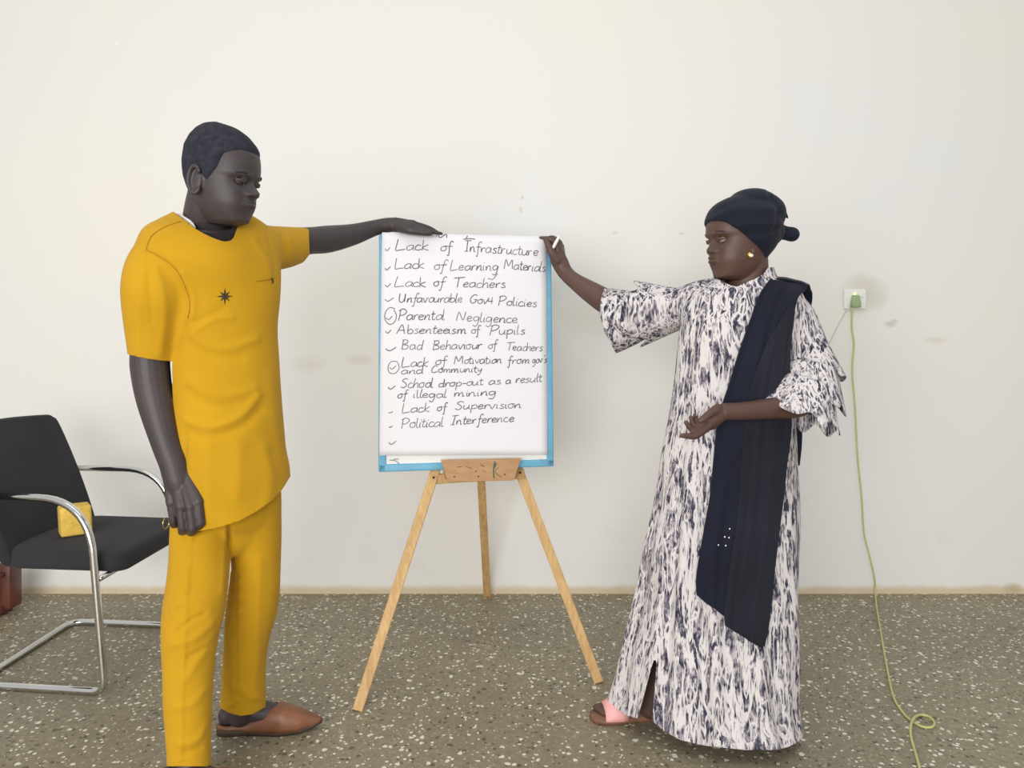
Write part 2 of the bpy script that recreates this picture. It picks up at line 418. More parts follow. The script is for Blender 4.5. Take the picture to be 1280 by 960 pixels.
def crinkle():
    """white cotton printed with broken navy-grey streaks running down the cloth"""
    m, n, b = nt('streaked_print')
    co = objco(n, (1, 1, 0.17))
    n1 = noise(n, co, 48, 3, 0.55, 0.6); n1b = noise(n, objco(n, (1, 1, 0.15)), 24, 3, 0.5, 0.6)
    def vein(x, w): return ramp(n, mathn(n, 'ABSOLUTE', mathn(n, 'SUBTRACT', x, 0.5)), [(w*.45, (1, 1, 1)), (w, (0, 0, 0))])
    v = mathn(n, 'MAXIMUM', vein(n1, .050), vein(n1b, .042))
    n2 = noise(n, objco(n, (1, 1, 0.46)), 92, 4, 0.65, 0.5); n3 = noise(n, objco(n, (1, 1, 0.6)), 9, 3)
    t = mathn(n, 'ADD', n2, mathn(n, 'MULTIPLY', mathn(n, 'SUBTRACT', n3, 0.5), 0.30))
    c = ramp(n, t, [(0.41, (0.032, 0.033, 0.060)), (0.48, (0.095, 0.09, 0.125)), (0.545, (0.25, 0.225, 0.25)), (0.64, (0.47, 0.43, 0.44)), (0.78, (0.64, 0.60, 0.595))])
    lk(n, mixc(n, v, c, (0.68, 0.635, 0.63)), b.inputs['Base Color']); b.inputs['Roughness'].default_value = 0.9; b.inputs['Specular IOR Level'].default_value = 0.15
    bump(n, b, v, 0.3, 0.003); return m
M_wall, M_floor, M_dress = wall_mat(), terrazzo(), crinkle()

# ------------------------------------------------------------------ the room
WALL = 3.4
def box(name, lo, hi, mat):
    (a, b, c), (d, e, g) = lo, hi
    v = [(a, b, c), (d, b, c), (d, e, c), (a, e, c), (a, b, g), (d, b, g), (d, e, g), (a, e, g)]
    f = [(0, 3, 2, 1), (4, 5, 6, 7), (0, 1, 5, 4), (1, 2, 6, 5), (2, 3, 7, 6), (3, 0, 4, 7)]
    o = put(name, v, f, mat, smooth=False); o['kind'] = 'structure'; return o
box('floor', (-9, -3.5, -0.1), (9, WALL+0.15, 0), M_floor)
box('wall_back', (-9, WALL, 0), (9, WALL+0.15, 3.6), M_wall)

# ------------------------------------------------------------------ easel, board, paper, writing
BL, BR, TL, TR = P(475, 590, 2.48), P(693, 583, 2.61), P(472, 294, 2.53), P(688, 299, 2.66)
ex = (BR-BL); ex /= np.linalg.norm(ex)
ez = ((TL+TR)-(BL+BR)); ez -= ex*np.dot(ez, ex); ez /= np.linalg.norm(ez)
ey = np.cross(ez, ex)                     # away from the camera
B0 = BL.copy()
def plane_hit(px, py, off):               # photo pixel -> point on the board plane, off metres towards the room
    o = np.array([0, 0, H]); d = P(px, py, 1.0)-o; q = B0-ey*off
    return o+d*(np.dot(q-o, ey)/np.dot(d, ey))
def b2(px, py):
    p = plane_hit(px, py, 0)-B0; return np.dot(p, ex), np.dot(p, ez)
def bw(v, off=0):                         # board-local (x along, y up, z towards the room)
    v = np.asarray(v, float); return B0+v[:, [0]]*ex+v[:, [1]]*ez-(v[:, [2]]+off)*ey
corners = [b2(475, 590), b2(693, 583), b2(688, 299), b2(472, 294)]
bx1 = (corners[1][0]+corners[2][0])/2; bz1 = (corners[2][1]+corners[3][1])/2
bx0 = (corners[0][0]+corners[3][0])/2; bz0 = (corners[0][1]+corners[1][1])/2
board = empty('whiteboard', bw([[(bx0+bx1)/2, bz0, -0.01]])[0])
tag(board, 'white board in a blue frame standing on the wooden tripod easel', 'whiteboard')
v, f = prism(rrect(bx0+.012, bz0+.012, bx1-.012, bz1-.012, .004, 2), -0.014, -0.002)
put('panel', bw(v), f, M_board, board, smooth=False)
FW = 0.026
def framebar(x0, z0, x1, z1):
    v, f = slab(rrect(x0, z0, x1, z1, .004, 2), -0.018, 0.004, 0.004, 3); return bw(v), f
v, f = merge([framebar(bx0, bz0, bx1, bz0+FW), framebar(bx0, bz1-FW, bx1, bz1), framebar(bx0, bz0, bx0+FW, bz1), framebar(bx1-FW, bz0, bx1, bz1)])
put('frame', v, f, M_blue, board)
def stroke(pts, w, off, lift=plane_hit):
    p = spline(np.array(pts, float), max(4, 4*len(pts))) if len(pts) > 2 else np.array(pts, float)
    q = np.array([plane_hit(a, b, off) for a, b in p])
    t = np.gradient(q, axis=0); t /= np.linalg.norm(t, axis=1)[:, None]+1e-12
    s = np.cross(t, ey); L, R = q+s*w/2, q-s*w/2
    L[0] -= t[0]*w*.3; R[0] -= t[0]*w*.3; L[-1] += t[-1]*w*.3; R[-1] += t[-1]*w*.3
    n = len(q); return np.vstack([L, R]), [(i, i+1, n+i+1, n+i) for i in range(n-1)]
# old pen marks on the strip of board below the paper
for q in ([(487, 575), (494, 576), (499, 580), (500, 584)], [(492, 574), (498, 574)], [(532, 582), (536, 581)], [(664, 578), (670, 576), (674, 577)], [(676, 574), (681, 576), (684, 575)]):
    put('pen_mark', *stroke(q, .0022, 0.0005), M_ink, board, smooth=False)

paper_c = [(477.5, 290.5), (683, 295.5), (684.5, 568.5), (474, 569.5)]
nu, nv = 24, 34; V = []
for j in range(nv+1):
    for i in range(nu+1):
        u, w = i/nu, j/nv
        a = np.array(paper_c[0])*(1-u)+np.array(paper_c[1])*u; c = np.array(paper_c[3])*(1-u)+np.array(paper_c[2])*u
        p = a*(1-w)+c*w
        lift = 0.0075+0.006*max(0, w-.8)*5*(0.5+0.5*math.cos(u*5))*w
        V.append(plane_hit(p[0], p[1], lift))
fq = [(j*(nu+1)+i, (j+1)*(nu+1)+i, (j+1)*(nu+1)+i+1, j*(nu+1)+i+1) for j in range(nv) for i in range(nu)]
V = np.array(V); n0 = len(V)
Vb = V+ey*0.0025
rim = [i for i in range(nu+1)]+[j*(nu+1)+nu for j in range(1, nv+1)]+[nv*(nu+1)+i for i in range(nu-1, -1, -1)]+[j*(nu+1) for j in range(nv-1, 0, -1)]
fall = fq+[tuple(n0+i for i in q[::-1]) for q in fq]+[(rim[k], rim[(k+1) % len(rim)], n0+rim[(k+1) % len(rim)], n0+rim[k]) for k in range(len(rim))]
paper = put('flip_chart_paper', np.vstack([V, Vb]), fix_normals(np.vstack([V, Vb]), fall), M_paper, origin=plane_hit(579, 569, .006))
tag(paper, 'large white flip chart sheet with a handwritten list covering the blue framed board', 'paper')
paper_bvh = caster(V, fq)

G = {  # pen letters: advance width, strokes; x-height 1, capitals 2
 'a': (1.0, [[(.85,.9),(.45,1),(.1,.6),(.15,.1),(.5,.05),(.85,.5),(.85,.95),(.85,.3),(1.0,.02)]]),
 'b': (.9, [[(.1,2),(.1,.1)],[(.1,.5),(.4,.95),(.8,.75),(.75,.2),(.4,0),(.1,.15)]]),
 'c': (.8, [[(.75,.85),(.45,1),(.12,.6),(.15,.15),(.5,0),(.8,.2)]]),
 'd': (1.0, [[(.8,.85),(.4,.95),(.1,.5),(.25,.05),(.6,.1),(.85,.6),(.9,2),(.85,.2),(1,.02)]]),
 'e': (.85, [[(.1,.45),(.5,.55),(.75,.75),(.5,1),(.2,.8),(.1,.35),(.35,.02),(.8,.2)]]),
 'f': (.75, [[(.9,1.75),(.65,2),(.45,1.6),(.4,.4),(.35,-.8),(.1,-.75)],[(.1,.9),(.8,1.0)]]),
 'g': (1.0, [[(.8,.85),(.4,1),(.1,.6),(.3,.1),(.7,.3),(.85,.95),(.8,-.3),(.55,-.95),(.15,-.7)]]),
 'h': (.95, [[(.1,2),(.1,0),(.2,.6),(.55,1),(.75,.7),(.75,.1),(.95,.02)]]),
 'i': (.4, [[(.15,.95),(.15,.1),(.35,.05)],[(.2,1.45),(.26,1.5)]]),
 'k': (.9, [[(.1,2),(.1,0)],[(.75,1.1),(.15,.5),(.8,0)]]),
 'l': (.4, [[(.15,2),(.12,.15),(.4,.05)]]),
 'm': (1.4, [[(.1,.95),(.1,0),(.25,.7),(.5,.98),(.6,.6),(.6,0),(.75,.7),(1.0,.98),(1.12,.6),(1.1,.08),(1.35,.05)]]),
 'n': (1.0, [[(.1,.95),(.1,0),(.25,.65),(.55,.98),(.72,.65),(.72,.1),(.95,.05)]]),
 'o': (.9, [[(.5,1),(.15,.75),(.15,.2),(.5,0),(.8,.35),(.7,.85),(.5,1),(.9,.95)]]),
 'p': (.95, [[(.12,.95),(.1,-.95)],[(.12,.6),(.45,1),(.8,.75),(.7,.2),(.15,.1)]]),
 'r': (.7, [[(.1,.95),(.12,0),(.2,.6),(.45,.98),(.7,.85)]]),
 's': (.75, [[(.65,.9),(.4,1),(.2,.75),(.5,.5),(.65,.2),(.35,0),(.08,.12)]]),
 't': (.65, [[(.3,1.7),(.25,.2),(.45,.02),(.65,.15)],[(.0,1.1),(.65,1.15)]]),
 'u': (1.0, [[(.1,.95),(.12,.25),(.4,.02),(.75,.4),(.8,.95),(.78,.2),(.98,.03)]]),
 'v': (.85, [[(.05,.95),(.35,.02),(.6,.6),(.75,1),(.9,.92)]]),
 'y': (.95, [[(.1,.95),(.2,.35),(.5,.2),(.8,.9)],[(.82,.95),(.6,-.3),(.3,-.9),(.05,-.6)]]),
 'L': (1.3, [[(.25,2.1),(.15,.05),(.6,.0),(1.25,.15)]]),
 'I': (.8, [[(.4,2.0),(.35,0)],[(.0,2.0),(.95,2.1)],[(.0,.0),(.6,.0)]]),
 'J': (.6, [[(.3,2.0),(.25,0)]]),
 'M': (1.7, [[(.1,0),(.25,1.9),(.8,.6),(1.35,1.9),(1.5,.05)]]),
 'T': (1.3, [[(.65,1.9),(.6,0)],[(.0,1.85),(1.5,2.0)]]),
 'U': (1.3, [[(.1,1.9),(.12,.4),(.5,0),(.95,.5),(1.0,1.9),(1.0,.1)]]),
 'G': (1.3, [[(1.1,1.75),(.6,1.95),(.15,1.1),(.3,.15),(.8,.05),(1.1,.7)],[(.7,.8),(1.25,.8)]]),
 'P': (1.2, [[(.2,1.9),(.1,-.2)],[(.0,1.7),(.6,2.05),(1.1,1.6),(.8,1.0),(.2,.8)]]),
 'N': (1.5, [[(.1,0),(.25,1.8),(1.0,.1),(1.2,1.9)]]),
 'A': (1.4, [[(.0,0),(.7,1.95),(1.1,0)],[(.25,.7),(1.1,.75)]]),
 'B': (1.2, [[(.15,1.9),(.1,0)],[(.0,1.85),(.7,1.9),(.85,1.4),(.25,1.0),(.9,.8),(.9,.2),(.1,.0)]]),
 'S': (1.1, [[(1.0,1.7),(.6,1.95),(.2,1.5),(.6,1.05),(.9,.5),(.5,0),(.05,.25)]]),
 'C': (1.2, [[(1.05,1.7),(.6,1.9),(.15,1.1),(.3,.2),(.7,0),(1.15,.3)]]),
 '-': (.6, [[(.05,.5),(.6,.55)]]), "'": (.3, [[(.15,2),(.1,1.6)]]), '4': (1.0, [[(.2,1.4),(.1,.6),(.9,.7)],[(.75,1.6),(.7,0)]]),
}
lines = [('Lack',493,313,536,313,6.6),('of',549,314,565,314,6.2),('Infrastructure',580,314,672,320,6.4),
 ('Lack',492,336,531,336,6.4),('of',541,337,557,337,6),('Learning',562,338,623,338,6.2),('Materials',629,336,682,340,6.2),
 ('Lack',492,358,533,359,6),('of',541,358,555,358,6),('Teachers',566,359,632,360,6.2),
 ('Unfavourable',498,378,578,378,5.8),('Gov4',586,379,617,380,5.4),('Policies',622,381,671,384,5.6),
 ('Parental',497,400,556,400,6.6),('Negligence',569,401,647,404,6.2),
 ('Absenteeism',496,417,583,417,5.8),('of',588,417,600,417,5.2),('Pupils',612,418,656,418,6),
 ('Bad',502,437,528,437,6.2),('Behaviour',540,437,602,436,5.8),('of',609,436,621,435,5.2),('Teachers',632,438,678,439,5.2),
 ('Lack',501,459,536,458,5.8),('of',543,456,558,455,5.2),('Motivation',567,455,627,454,5.2),('from',634,455,662,454,5),('gov\'s',665,454,683,453,4.8),
 ('and',501,468,529,467,4.8),('Community',538,466,603,465,4.6),
 ('School',500,485,541,484,6),('drop-out',547,484,604,481,5),('as',610,481,626,480,5),('a',631,480,638,480,4.6),('result',644,479,678,477,5.4),
 ('of',496,498,509,497,5),('illegal',516,497,558,497,5.2),('mining',567,496,620,494,5),
 ('Lack',501,516,537,515,5.8),('of',545,514,558,513,5),('Supervision',568,512,652,510,5.4),
 ('Political',501,535,554,533,6),('Interference',563,531,642,527,5.6)]
S = []; SL = []
for wi, (wd, x0, y0, x1, y1, xh) in enumerate(lines):
    tot = sum(G[c][0] for c in wd); k = (x1-x0)/tot; adv = 0
    for c in wd:
        jx, jy, sl = random.uniform(-.4, .4), random.uniform(-.5, .5), random.uniform(.1, .42)
        for s in G[c][1]:
            pts = []
            for gx, gy in s:
                x = x0+(adv+gx)*k+jx+gy*sl*xh*.6; y = y0+(y1-y0)*(adv+gx)/tot-gy*xh+jy*.5
                pts.append((x+random.uniform(-.25, .25), y+random.uniform(-.25, .25)))
            S.append(pts); SL.append(wi)
        adv += G[c][0]
for x, y, w in ((481.5,311,6),(481,335,7),(481.5,356,7),(481,374,11),(482.5,397,8),(482,414,7),(482,436,13),(487,459,8),(485,484,9),(486,553,9)):
    S.append([(x, y), (x+w*.25, y+2.2), (x+w*.5, y+2.0), (x+w, y-1.8)])
S += [[(485.5, 515.5), (488, 516), (491, 514.5)], [(486, 534), (488, 534), (490.5, 532.5)],
      [(494,386),(487,384.5),(481.5,391),(481.5,400),(487,405.5),(493.5,402),(495.5,394),(492,387)],
      [(497,452),(489,452),(485,459),(487,466),(494,466.5),(499,460),(497,453)],
      [(545,296),(546.5,293.2)], [(548,293.6),(549,296.4),(552,296.6),(556,293.2),(558.3,293.6),(558.3,297.5)], [(579,299.2),(586,298.2),(594,299)], [(582.5,298),(584.5,294.5)],
      [(610,348),(616,349),(622,342)]]
def on_paper(pts, w):
    p = spline(np.array(pts, float), max(4, 3*len(pts))) if len(pts) > 2 else np.array(pts, float)
    q = []
    for a, b in p:
        h, nn = hit(paper_bvh, a, b, 0.0009)
        q.append(h if h is not None else plane_hit(a, b, .009))
    q = np.array(q); t = np.gradient(q, axis=0); t /= np.linalg.norm(t, axis=1)[:, None]+1e-12
    s = np.cross(t, ey); L, R = q+s*w/2, q-s*w/2
    n = len(q); return np.vstack([L, R]), [(i, i+1, n+i+1, n+i) for i in range(n-1)]
buck = {}
for qi, q in enumerate(S):
    key = SL[qi] if qi < len(SL) else 1000+qi
    buck.setdefault(key, []).append(on_paper(q, random.uniform(.0024, .0034)))
for r in sorted(buck):
    v, f = merge(buck[r]); put('handwritten_word' if r < 1000 else 'pen_tick', v, f, M_ink, paper, smooth=False)

# tripod: two front legs hinged at a head behind the board, one rear leg
APX = np.array([-.125, 2.735, 1.235])
footL = P(447, 886, floor_d(888)); footR = P(748.5, 852, floor_d(853)); footB = np.array([(609-640)*3.37/F, 3.37, 0.0])
footL[2] = footR[2] = 0
easel = empty('easel', ((footL+footR+footB)/3*np.array([1, 1, 0])))
tag(easel, 'pale wooden three legged easel carrying the blue framed board', 'easel')
def through(foot, px, py):                # leg that crosses the picture at px, py on its way to the head depth
    d = foot[1]+(APX[1]-foot[1])*0.575; p = P(px, py, d); e = foot+(p-foot)*(APX[2]/p[2]); return p, e
for ft, (px, py) in ((footL, (543, 592)), (footR, (650, 592))):
    p, e = through(ft, px, py)
    v, f = bar(ft, e, .034, .020, up=(0, -1, 0.15)); v[:, 2] = np.maximum(v[:, 2], 0.0)
    put('front_leg', v, f, M_wood, easel, smooth=False)
_p = P(601.5, 600, 3.07); e = footB+(_p-footB)*((APX[2]-.02)/_p[2])
v, f = bar(footB, e, .034, .020); v[:, 2] = np.maximum(v[:, 2], 0); v[:, 1] = np.minimum(v[:, 1], WALL-.002)
put('rear_leg', v, f, M_wood, easel, smooth=False)
pl, _ = through(footL, 543, 592); pr, _ = through(footR, 650, 590)
v, f = bar(P(538, 599, 2.552), P(655, 592, 2.622), .034, .018); put('crossbar', v, f, M_wood, easel, smooth=False)
# ledge lip in front of the board foot, and its shelf
lo = [(550, 574), (649, 572), (640, 599.5), (558, 601)]
o2 = [b2(*p) for p in lo]
v, f = prism(o2, 0.020, 0.030, .0015); ledge = put('ledge', bw(v), f, M_ledge, easel, smooth=False)
o3 = [b2(556, 589.5), b2(642, 586.5), b2(641, 596), b2(557, 599)]
v, f = prism(o3, -0.05, 0.0205, .001); put('ledge_shelf', bw(v), f, M_ledge, easel, smooth=False)
sc = [([(618.5, 577), (617, 587), (617.3, 597)], .0045), ([(620.5, 579), (618, 585)], .004), ([(623, 584), (619, 590), (627, 597)], .002), ([(571, 584), (577, 583.3)], .002), ([(582, 583), (590, 586)], .002),
      ([(594, 590), (596, 588)], .003), ([(601, 581), (605, 583)], .003), ([(603, 588), (607, 589.5)], .002)]
for q, w in sc: put('pen_mark', *stroke(q, w, 0.0306), M_green, ledge, smooth=False)
for px, py in ((542, 597), (650, 591)):
    c = P(px, py, 2.53 if px < 600 else 2.60); v, f = ellip(c, (.0045, .003, .0045), k=10, m=6); put('nail', v, f, M_sole, easel)
for px, py in ((568, 596), (598, 595.5), (631, 593)):
    v, f = ellip(plane_hit(px, py, .030), (.003, .0015, .003), k=10, m=6); put('nail', v, f, M_sole, easel)

# ------------------------------------------------------------------ chair with its yellow block
chair = empty('visitor_chair', (-1.6, 2.72, 0))
tag(chair, 'black padded cantilever chair with chrome tube frame and arms', 'chair')
path = fillet([(-1.93, 2.52, .655), (-1.435, 2.44, .652), (-1.365, 2.415, .0125), (-1.85, 2.47, .0125), (-1.85, 3.03, .0125), (-1.37, 2.985, .0125), (-1.43, 2.99, .66), (-1.90, 3.02, .66)],
              [.19, .05, .06, .06, .05, .19], 12)
v, f = sweep(path, .0125, 16); put('frame', v, f, M_chrome, chair)
v, f = sweep(np.linspace((-1.395, 2.435, .385), (-1.395, 2.985, .39), 6), .009, 12); put('seat_support', v, f, M_chrome, chair)
ol = rrect(-1.76, 2.465, -1.335, 2.975, .07, 8)
v, f = slab(ol, .405, .475, .022, 5)
m = (v[:, 0]+1.55)/.2; v[:, 2] -= np.where(m > 0, .018*np.clip(m, 0, 1.2)**2, 0); v[:, 2] += .006*np.cos((v[:, 1]-2.72)*6)
put('seat', v, f, M_seatfab, chair)
ol = [(-.265, .0), (-.24, -.045), (-.15, -.06), (.15, -.06), (.235, -.04), (.262, .0), (.268, .2), (.255, .40), (.235, .445), (.19, .46), (0, .472), (-.19, .46), (-.235, .445), (-.255, .40), (-.268, .2)]
ol = spline(np.array(ol+[ol[0]]), 90)[:-1]
v, f = slab(ol, 0, .05, .018, 4)
th = math.radians(20); up_ = np.array([-math.sin(th), 0, math.cos(th)]); nr_ = np.array([math.cos(th), 0, math.sin(th)])
bk = np.array([-1.765, 2.72, .455])
dish = -.03*(1-(v[:, [0]]/.27)**2)
put('backrest', bk+v[:, [0]]*np.array([0, 1, 0])+v[:, [1]]*up_+(v[:, [2]]+dish)*nr_, f, M_seatfab, chair)
v, f = slab(rrect(-.05, -.045, .05, .045, .01, 4), 0, .105, .009, 3)
v[:, 0] += .004*np.sin(v[:, 2]*60); a = math.radians(38); R = np.array([[math.cos(a), -math.sin(a), 0], [math.sin(a), math.cos(a), 0], [0, 0, 1]])
sp = put('foam_block', v @ R.T+np.array([-1.612, 2.655, .4815]), f, M_sponge, origin=(-1.612, 2.655, .4815))
tag(sp, 'yellow foam block lying on the black chair seat', 'foam block')
# reddish wooden furniture foot showing behind the chair
stand = empty('wooden_stand', (-2.28, 3.24, 0))
tag(stand, 'dark reddish wooden stand on a low foot by the wall behind the chair', 'wooden stand')
def bx(lo, hi, bev=.006):
    v, f = slab(rrect(lo[0], lo[1], hi[0], hi[1], .006, 2), lo[2], hi[2], bev, 2); return v, f
v, f = bx((-2.50, 3.12, .035), (-2.235, 3.16, .155)); put('side_board', v, f, M_mahog, stand)
v, f = bx((-2.25, 3.14, .02), (-2.19, 3.22, .22)); put('post', v, f, M_mahog, stand)
v, f = bx((-2.31, 3.09, 0), (-2.215, 3.20, .04)); put('foot', v, f, M_mahog, stand)
v, f = bx((-2.31, 3.11, .165), (-2.21, 3.18, .185)); put('rail', v, f, M_mahog, stand)

# ------------------------------------------------------------------ socket, plug, flex
sx, sz = (1067.5-640)*WALL/F, H-(374-YH)*WALL/F
sock = empty('wall_socket', (sx, WALL, sz-.05)); tag(sock, 'square white wall socket with a switch on the back wall', 'socket')
v, f = slab(rrect(-.052, -.047, .052, .047, .008, 4), 0, .014, .004, 3)
def onwall(v, cx, cz): v = np.asarray(v, float); return np.column_stack([cx+v[:, 0], WALL-v[:, 2], cz+v[:, 1]])
put('faceplate', onwall(v, sx, sz), f, M_socket, sock)
v, f = slab(rrect(-.007, -.012, .007, .012, .003, 3), .012, .019, .003, 2); put('switch', onwall(v, sx+.027, sz+.018), f, M_socket, sock)
v, f = slab(rrect(-.005, -.005, .005, .005, .002, 3), .012, .017, .002, 2)
m, n, b = nt('indicator_lamp'); b.inputs['Base Color'].default_value = (1, .85, .2, 1); b.inputs['Emission Color'].default_value = (1, .85, .25, 1); b.inputs['Emission Strength'].default_value = 1.2
put('indicator', onwall(v, sx-.003, sz+.025), f, m, sock)
cord = empty('extension_cord', (sx, WALL-.05, 0)); tag(cord, 'yellowish green power cord hanging from the wall socket and curling over the floor', 'power cord')
v, f = slab([(-.02, -.036), (.02, -.036), (.021, -.012), (.012, .022), (-.012, .022), (-.021, -.012)], .013, .045, .007, 3)
put('plug', onwall(v, sx-.006, sz-.005), f, M_plug, cord)
cp = [P(1065.5, y, WALL-.03) if False else P(x, y, d) for x, y, d in ((1065.5, 384, 3.365), (1065, 410, 3.375), (1067.5, 430, 3.38), (1065.5, 465, 3.385), (1069, 510, 3.385), (1072, 570, 3.385), (1077, 620, 3.385), (1080, 665, 3.385), (1087, 695, 3.385), (1093, 722, 3.382), (1094, 740, 3.38))]
fl = [(1096, 760), (1101, 790), (1107, 825), (1116, 868), (1126, 887), (1137, 899), (1152, 908), (1164, 909), (1168, 904), (1163, 897), (1152, 893.5), (1143, 897), (1138.5, 907), (1139, 922), (1144, 940), (1150, 962), (1158, 990)]
for i, (x, y) in enumerate(fl):
    z = .004+(.008 if 11 <= i <= 12 else 0); cp.append(P(x, y, floor_d(y, z)))
v, f = sweep(spline(np.array(cp), 260), .0038, 10); put('flex', v, f, M_cord, cord)
cab = put('wall_cable', *sweep(spline(np.array([P(1058, 388, WALL-.003), P(1051, 400, WALL-.003), P(1040, 422, WALL-.003), P(1028, 447, WALL-.003), P(1012, 485, WALL-.003)]), 30), .0022, 8), M_cable, origin=P(1058, 388, WALL))
tag(cab, 'thin pale wire running down left from the wall socket', 'wire')

# ------------------------------------------------------------------ heads
def pchip(xs, ys, t):
    xs, ys = np.array(xs), np.array(ys); y = np.interp(np.linspace(xs[0], xs[-1], 400), xs, ys)
    k = np.exp(-np.linspace(-2, 2, 21)**2); k /= k.sum(); yp = np.concatenate([2*y[0]-y[10:0:-1], y, 2*y[-1]-y[-2:-12:-1]])
    return np.interp(t, np.linspace(xs[0], xs[-1], 400), np.convolve(yp, k, 'valid'))
def head_local(male=True, nz=120, nt_=180):
    zs = np.concatenate([np.linspace(0, .2, 96), .2+.03*np.sin(np.linspace(0, math.pi/2, nz-95)[1:])])
    zf = [0, .010, .03, .045, .06, .075, .09, .115, .13, .15, .17, .19, .207, .22, .2301]
    yf = [.044, .077, .080, .085, .088, .084, .082, .081, .091, .091, .086, .071, .048, .018, -.04]
    zb = [0, .03, .06, .09, .12, .15, .18, .2, .215, .225, .2301]
    yb = [-.03, -.05, -.066, -.086, -.1, -.107, -.105, -.096, -.083, -.068, -.04]
    zw = [0, .010, .03, .05, .075, .1, .12, .14, .16, .18, .2, .215, .225, .2301]
    ww = [.026, .038, .051, .060, .066, .070, .072, .074, .074, .071, .058, .041, .022, .001]
    Yf, Yb, Wd = pchip(zf, yf, zs), pchip(zb, yb, zs), pchip(zw, ww, zs)
    Wd[-1] = max(Wd[-1], .001)
    R = []
    for z, a, b, w in zip(zs, Yf, Yb, Wd):
        yc, hl = (a+b)/2, max((a-b)/2, .001); ring = []
        for t in np.linspace(0, 2*math.pi, nt_, endpoint=False):
            s, c = math.sin(t), math.cos(t); n = 2.25
            ring.append((w*math.copysign(abs(s)**(2/n), s), yc+hl*math.copysign(abs(c)**(2/n), c), z))
        R.append(ring)
    v, f = rings_mesh(R); f = fix_normals(v, f)
    x, y, z = v[:, 0], v[:, 1], v[:, 2]; ax = np.abs(x)
    fr = np.clip((y-.0)/.04, 0, 1)
    def g(x0, z0, sx_, sz_, both=True): return np.exp(-(((ax if both else x)-x0)/sx_)**2-((z-z0)/sz_)**2)
    kk = 1.3 if male else .92
    pr = kk*np.interp(z, [.070, .0755, .080, .087, .095, .105, .116, .125], [0, .004, .018, .022, .016, .010, .004, 0])
    wn = np.interp(z, [.072, .08, .088, .1, .12], [.016, .014, .011, .008, .007])
    d = pr*np.exp(-(x/wn)**2)+kk*.009*g(.0165, .0815, .007, .006)
    d += -.011*g(.031, .113, .017, .009)+.005*g(.028, .1275, .020, .006)+.004*g(.047, .086, .018, .014)
    d += .0105*g(0, .0655, .019, .0048)+.0115*g(0, .0535, .017, .005)-.005*g(0, .0595, .021, .0016)-.002*g(0, .045, .014, .004)+.004*g(0, .016, .016, .010)
    d += -.003*g(.028, .062, .007, .01)
    y = y+d*fr
    if male: z = np.where(z > .135, .135+(z-.135)*1.36, z)
    return np.column_stack([x, y, z]), f
def head_frame(base, yaw, pitch, roll, sc_):
    """matrix of the head's own axes: x right, y face, z up; base = point of the frame's origin (below the chin line on the neck axis)"""
    M = Matrix.Rotation(math.radians(yaw-90), 3, 'Z') @ Matrix.Rotation(math.radians(roll), 3, 'Y') @ Matrix.Rotation(math.radians(pitch), 3, 'X')
    Mn = np.array(M)*np.array(sc_)[None, :]
    return lambda v: np.asarray(v, float) @ Mn.T+np.array(base)
def ear_local(side, lobe_only=False):
    out = [ellip((side*.074, -.024, .098), (.0045, .017, .032), k=16, m=12)]
    a = np.linspace(-2.4, 2.5, 16); pts = [(side*(.079+.004*math.sin(t*.5+.8)), -.024-.017*math.cos(t), .1+.034*math.sin(t)) for t in a]
    out.append(tube(pts, .0052, k=8, n=24)); lobe = ellip((side*.075, .004 if lobe_only else -.018, .072), (.005, .008, .010), k=12, m=8); out.append(lobe); return [lobe] if lobe_only else out
def eye_parts(root, X, male, names=True):
    for s in (-1, 1):
        v, f = ellip((s*.031, .0680 if male else .0706, .1117), (.0108, .0118, .0074), k=24, m=18)
        o = put('eye', X(v), f, [M_eye_dim if male else M_eye, M_iris], root)
        for p in o.data.polygons:
            c = np.mean([v[i] for i in p.vertices], axis=0)
            gx = .0035 if True else 0
            if math.hypot(c[0]-s*.031-gx*0, c[2]-.1120) < .0060 and c[1] > .0725: p.material_index = 1
def lids_local(ru=.0034, rd=.0030):
    out = []
    for s in (-1, 1):
        up = [(s*.031+u*.0145, .0815-.16*u*u*10*.5, .1125+.0052*(1-u*u)) for u in np.linspace(-1, 1, 9)]
        up = [(s*.031+u*.0145, .0820-(.013 if u*s > 0 else .005)*u*u, .1125+.0036*(1-u*u)) for u in np.linspace(-1, 1, 9)]
        dn = [(s*.031+u*.0145, .0808-(.013 if u*s > 0 else .005)*u*u, .1125-.0042*(1-u*u)) for u in np.linspace(-1, 1, 9)]
        out += [tube(up, ru, k=8, n=18), tube(dn, rd, k=8, n=18)]
    return out

# ------------------------------------------------------------------ the man in yellow
man = empty('person', (-.87, 2.05, 0))
tag(man, 'person in a mustard yellow tunic and trousers resting one hand on the board', 'person')
hv, hf = head_local(True)
XM = head_frame(P(275, 281, 1.985), -15, -6, 0, (1.06, 1.07, 1.05))
body = [(XM(hv), hf)]
for s in (-1, 1): body += [(XM(v), f) for v, f in ear_local(s)]
body += [(XM(v), f) for v, f in lids_local()]
def pl(L): return [P(a, b, c) for a, b, c in L]
def rp(L): return [a*b/F for a, b in L]
body.append(tube(pl([(258, 320, 2.06), (259, 290, 2.06), (262, 262, 2.02), (268, 235, 2.0)]), rp([(36, 2.06), (31, 2.06), (29, 2.04), (28, 2.06)]), k=24))
body.append(vloft([(272, 238, 292, 2.07, .8, 30), (284, 224, 303, 2.07, .7, 33), (300, 210, 322, 2.065, .64, 35), (330, 206, 330, 2.055, .66, 35), (450, 235, 335, 2.05, .74, 35), (560, 240, 335, 2.05, .74, 35), (620, 244, 328, 2.05, .7, 35)], k=24))
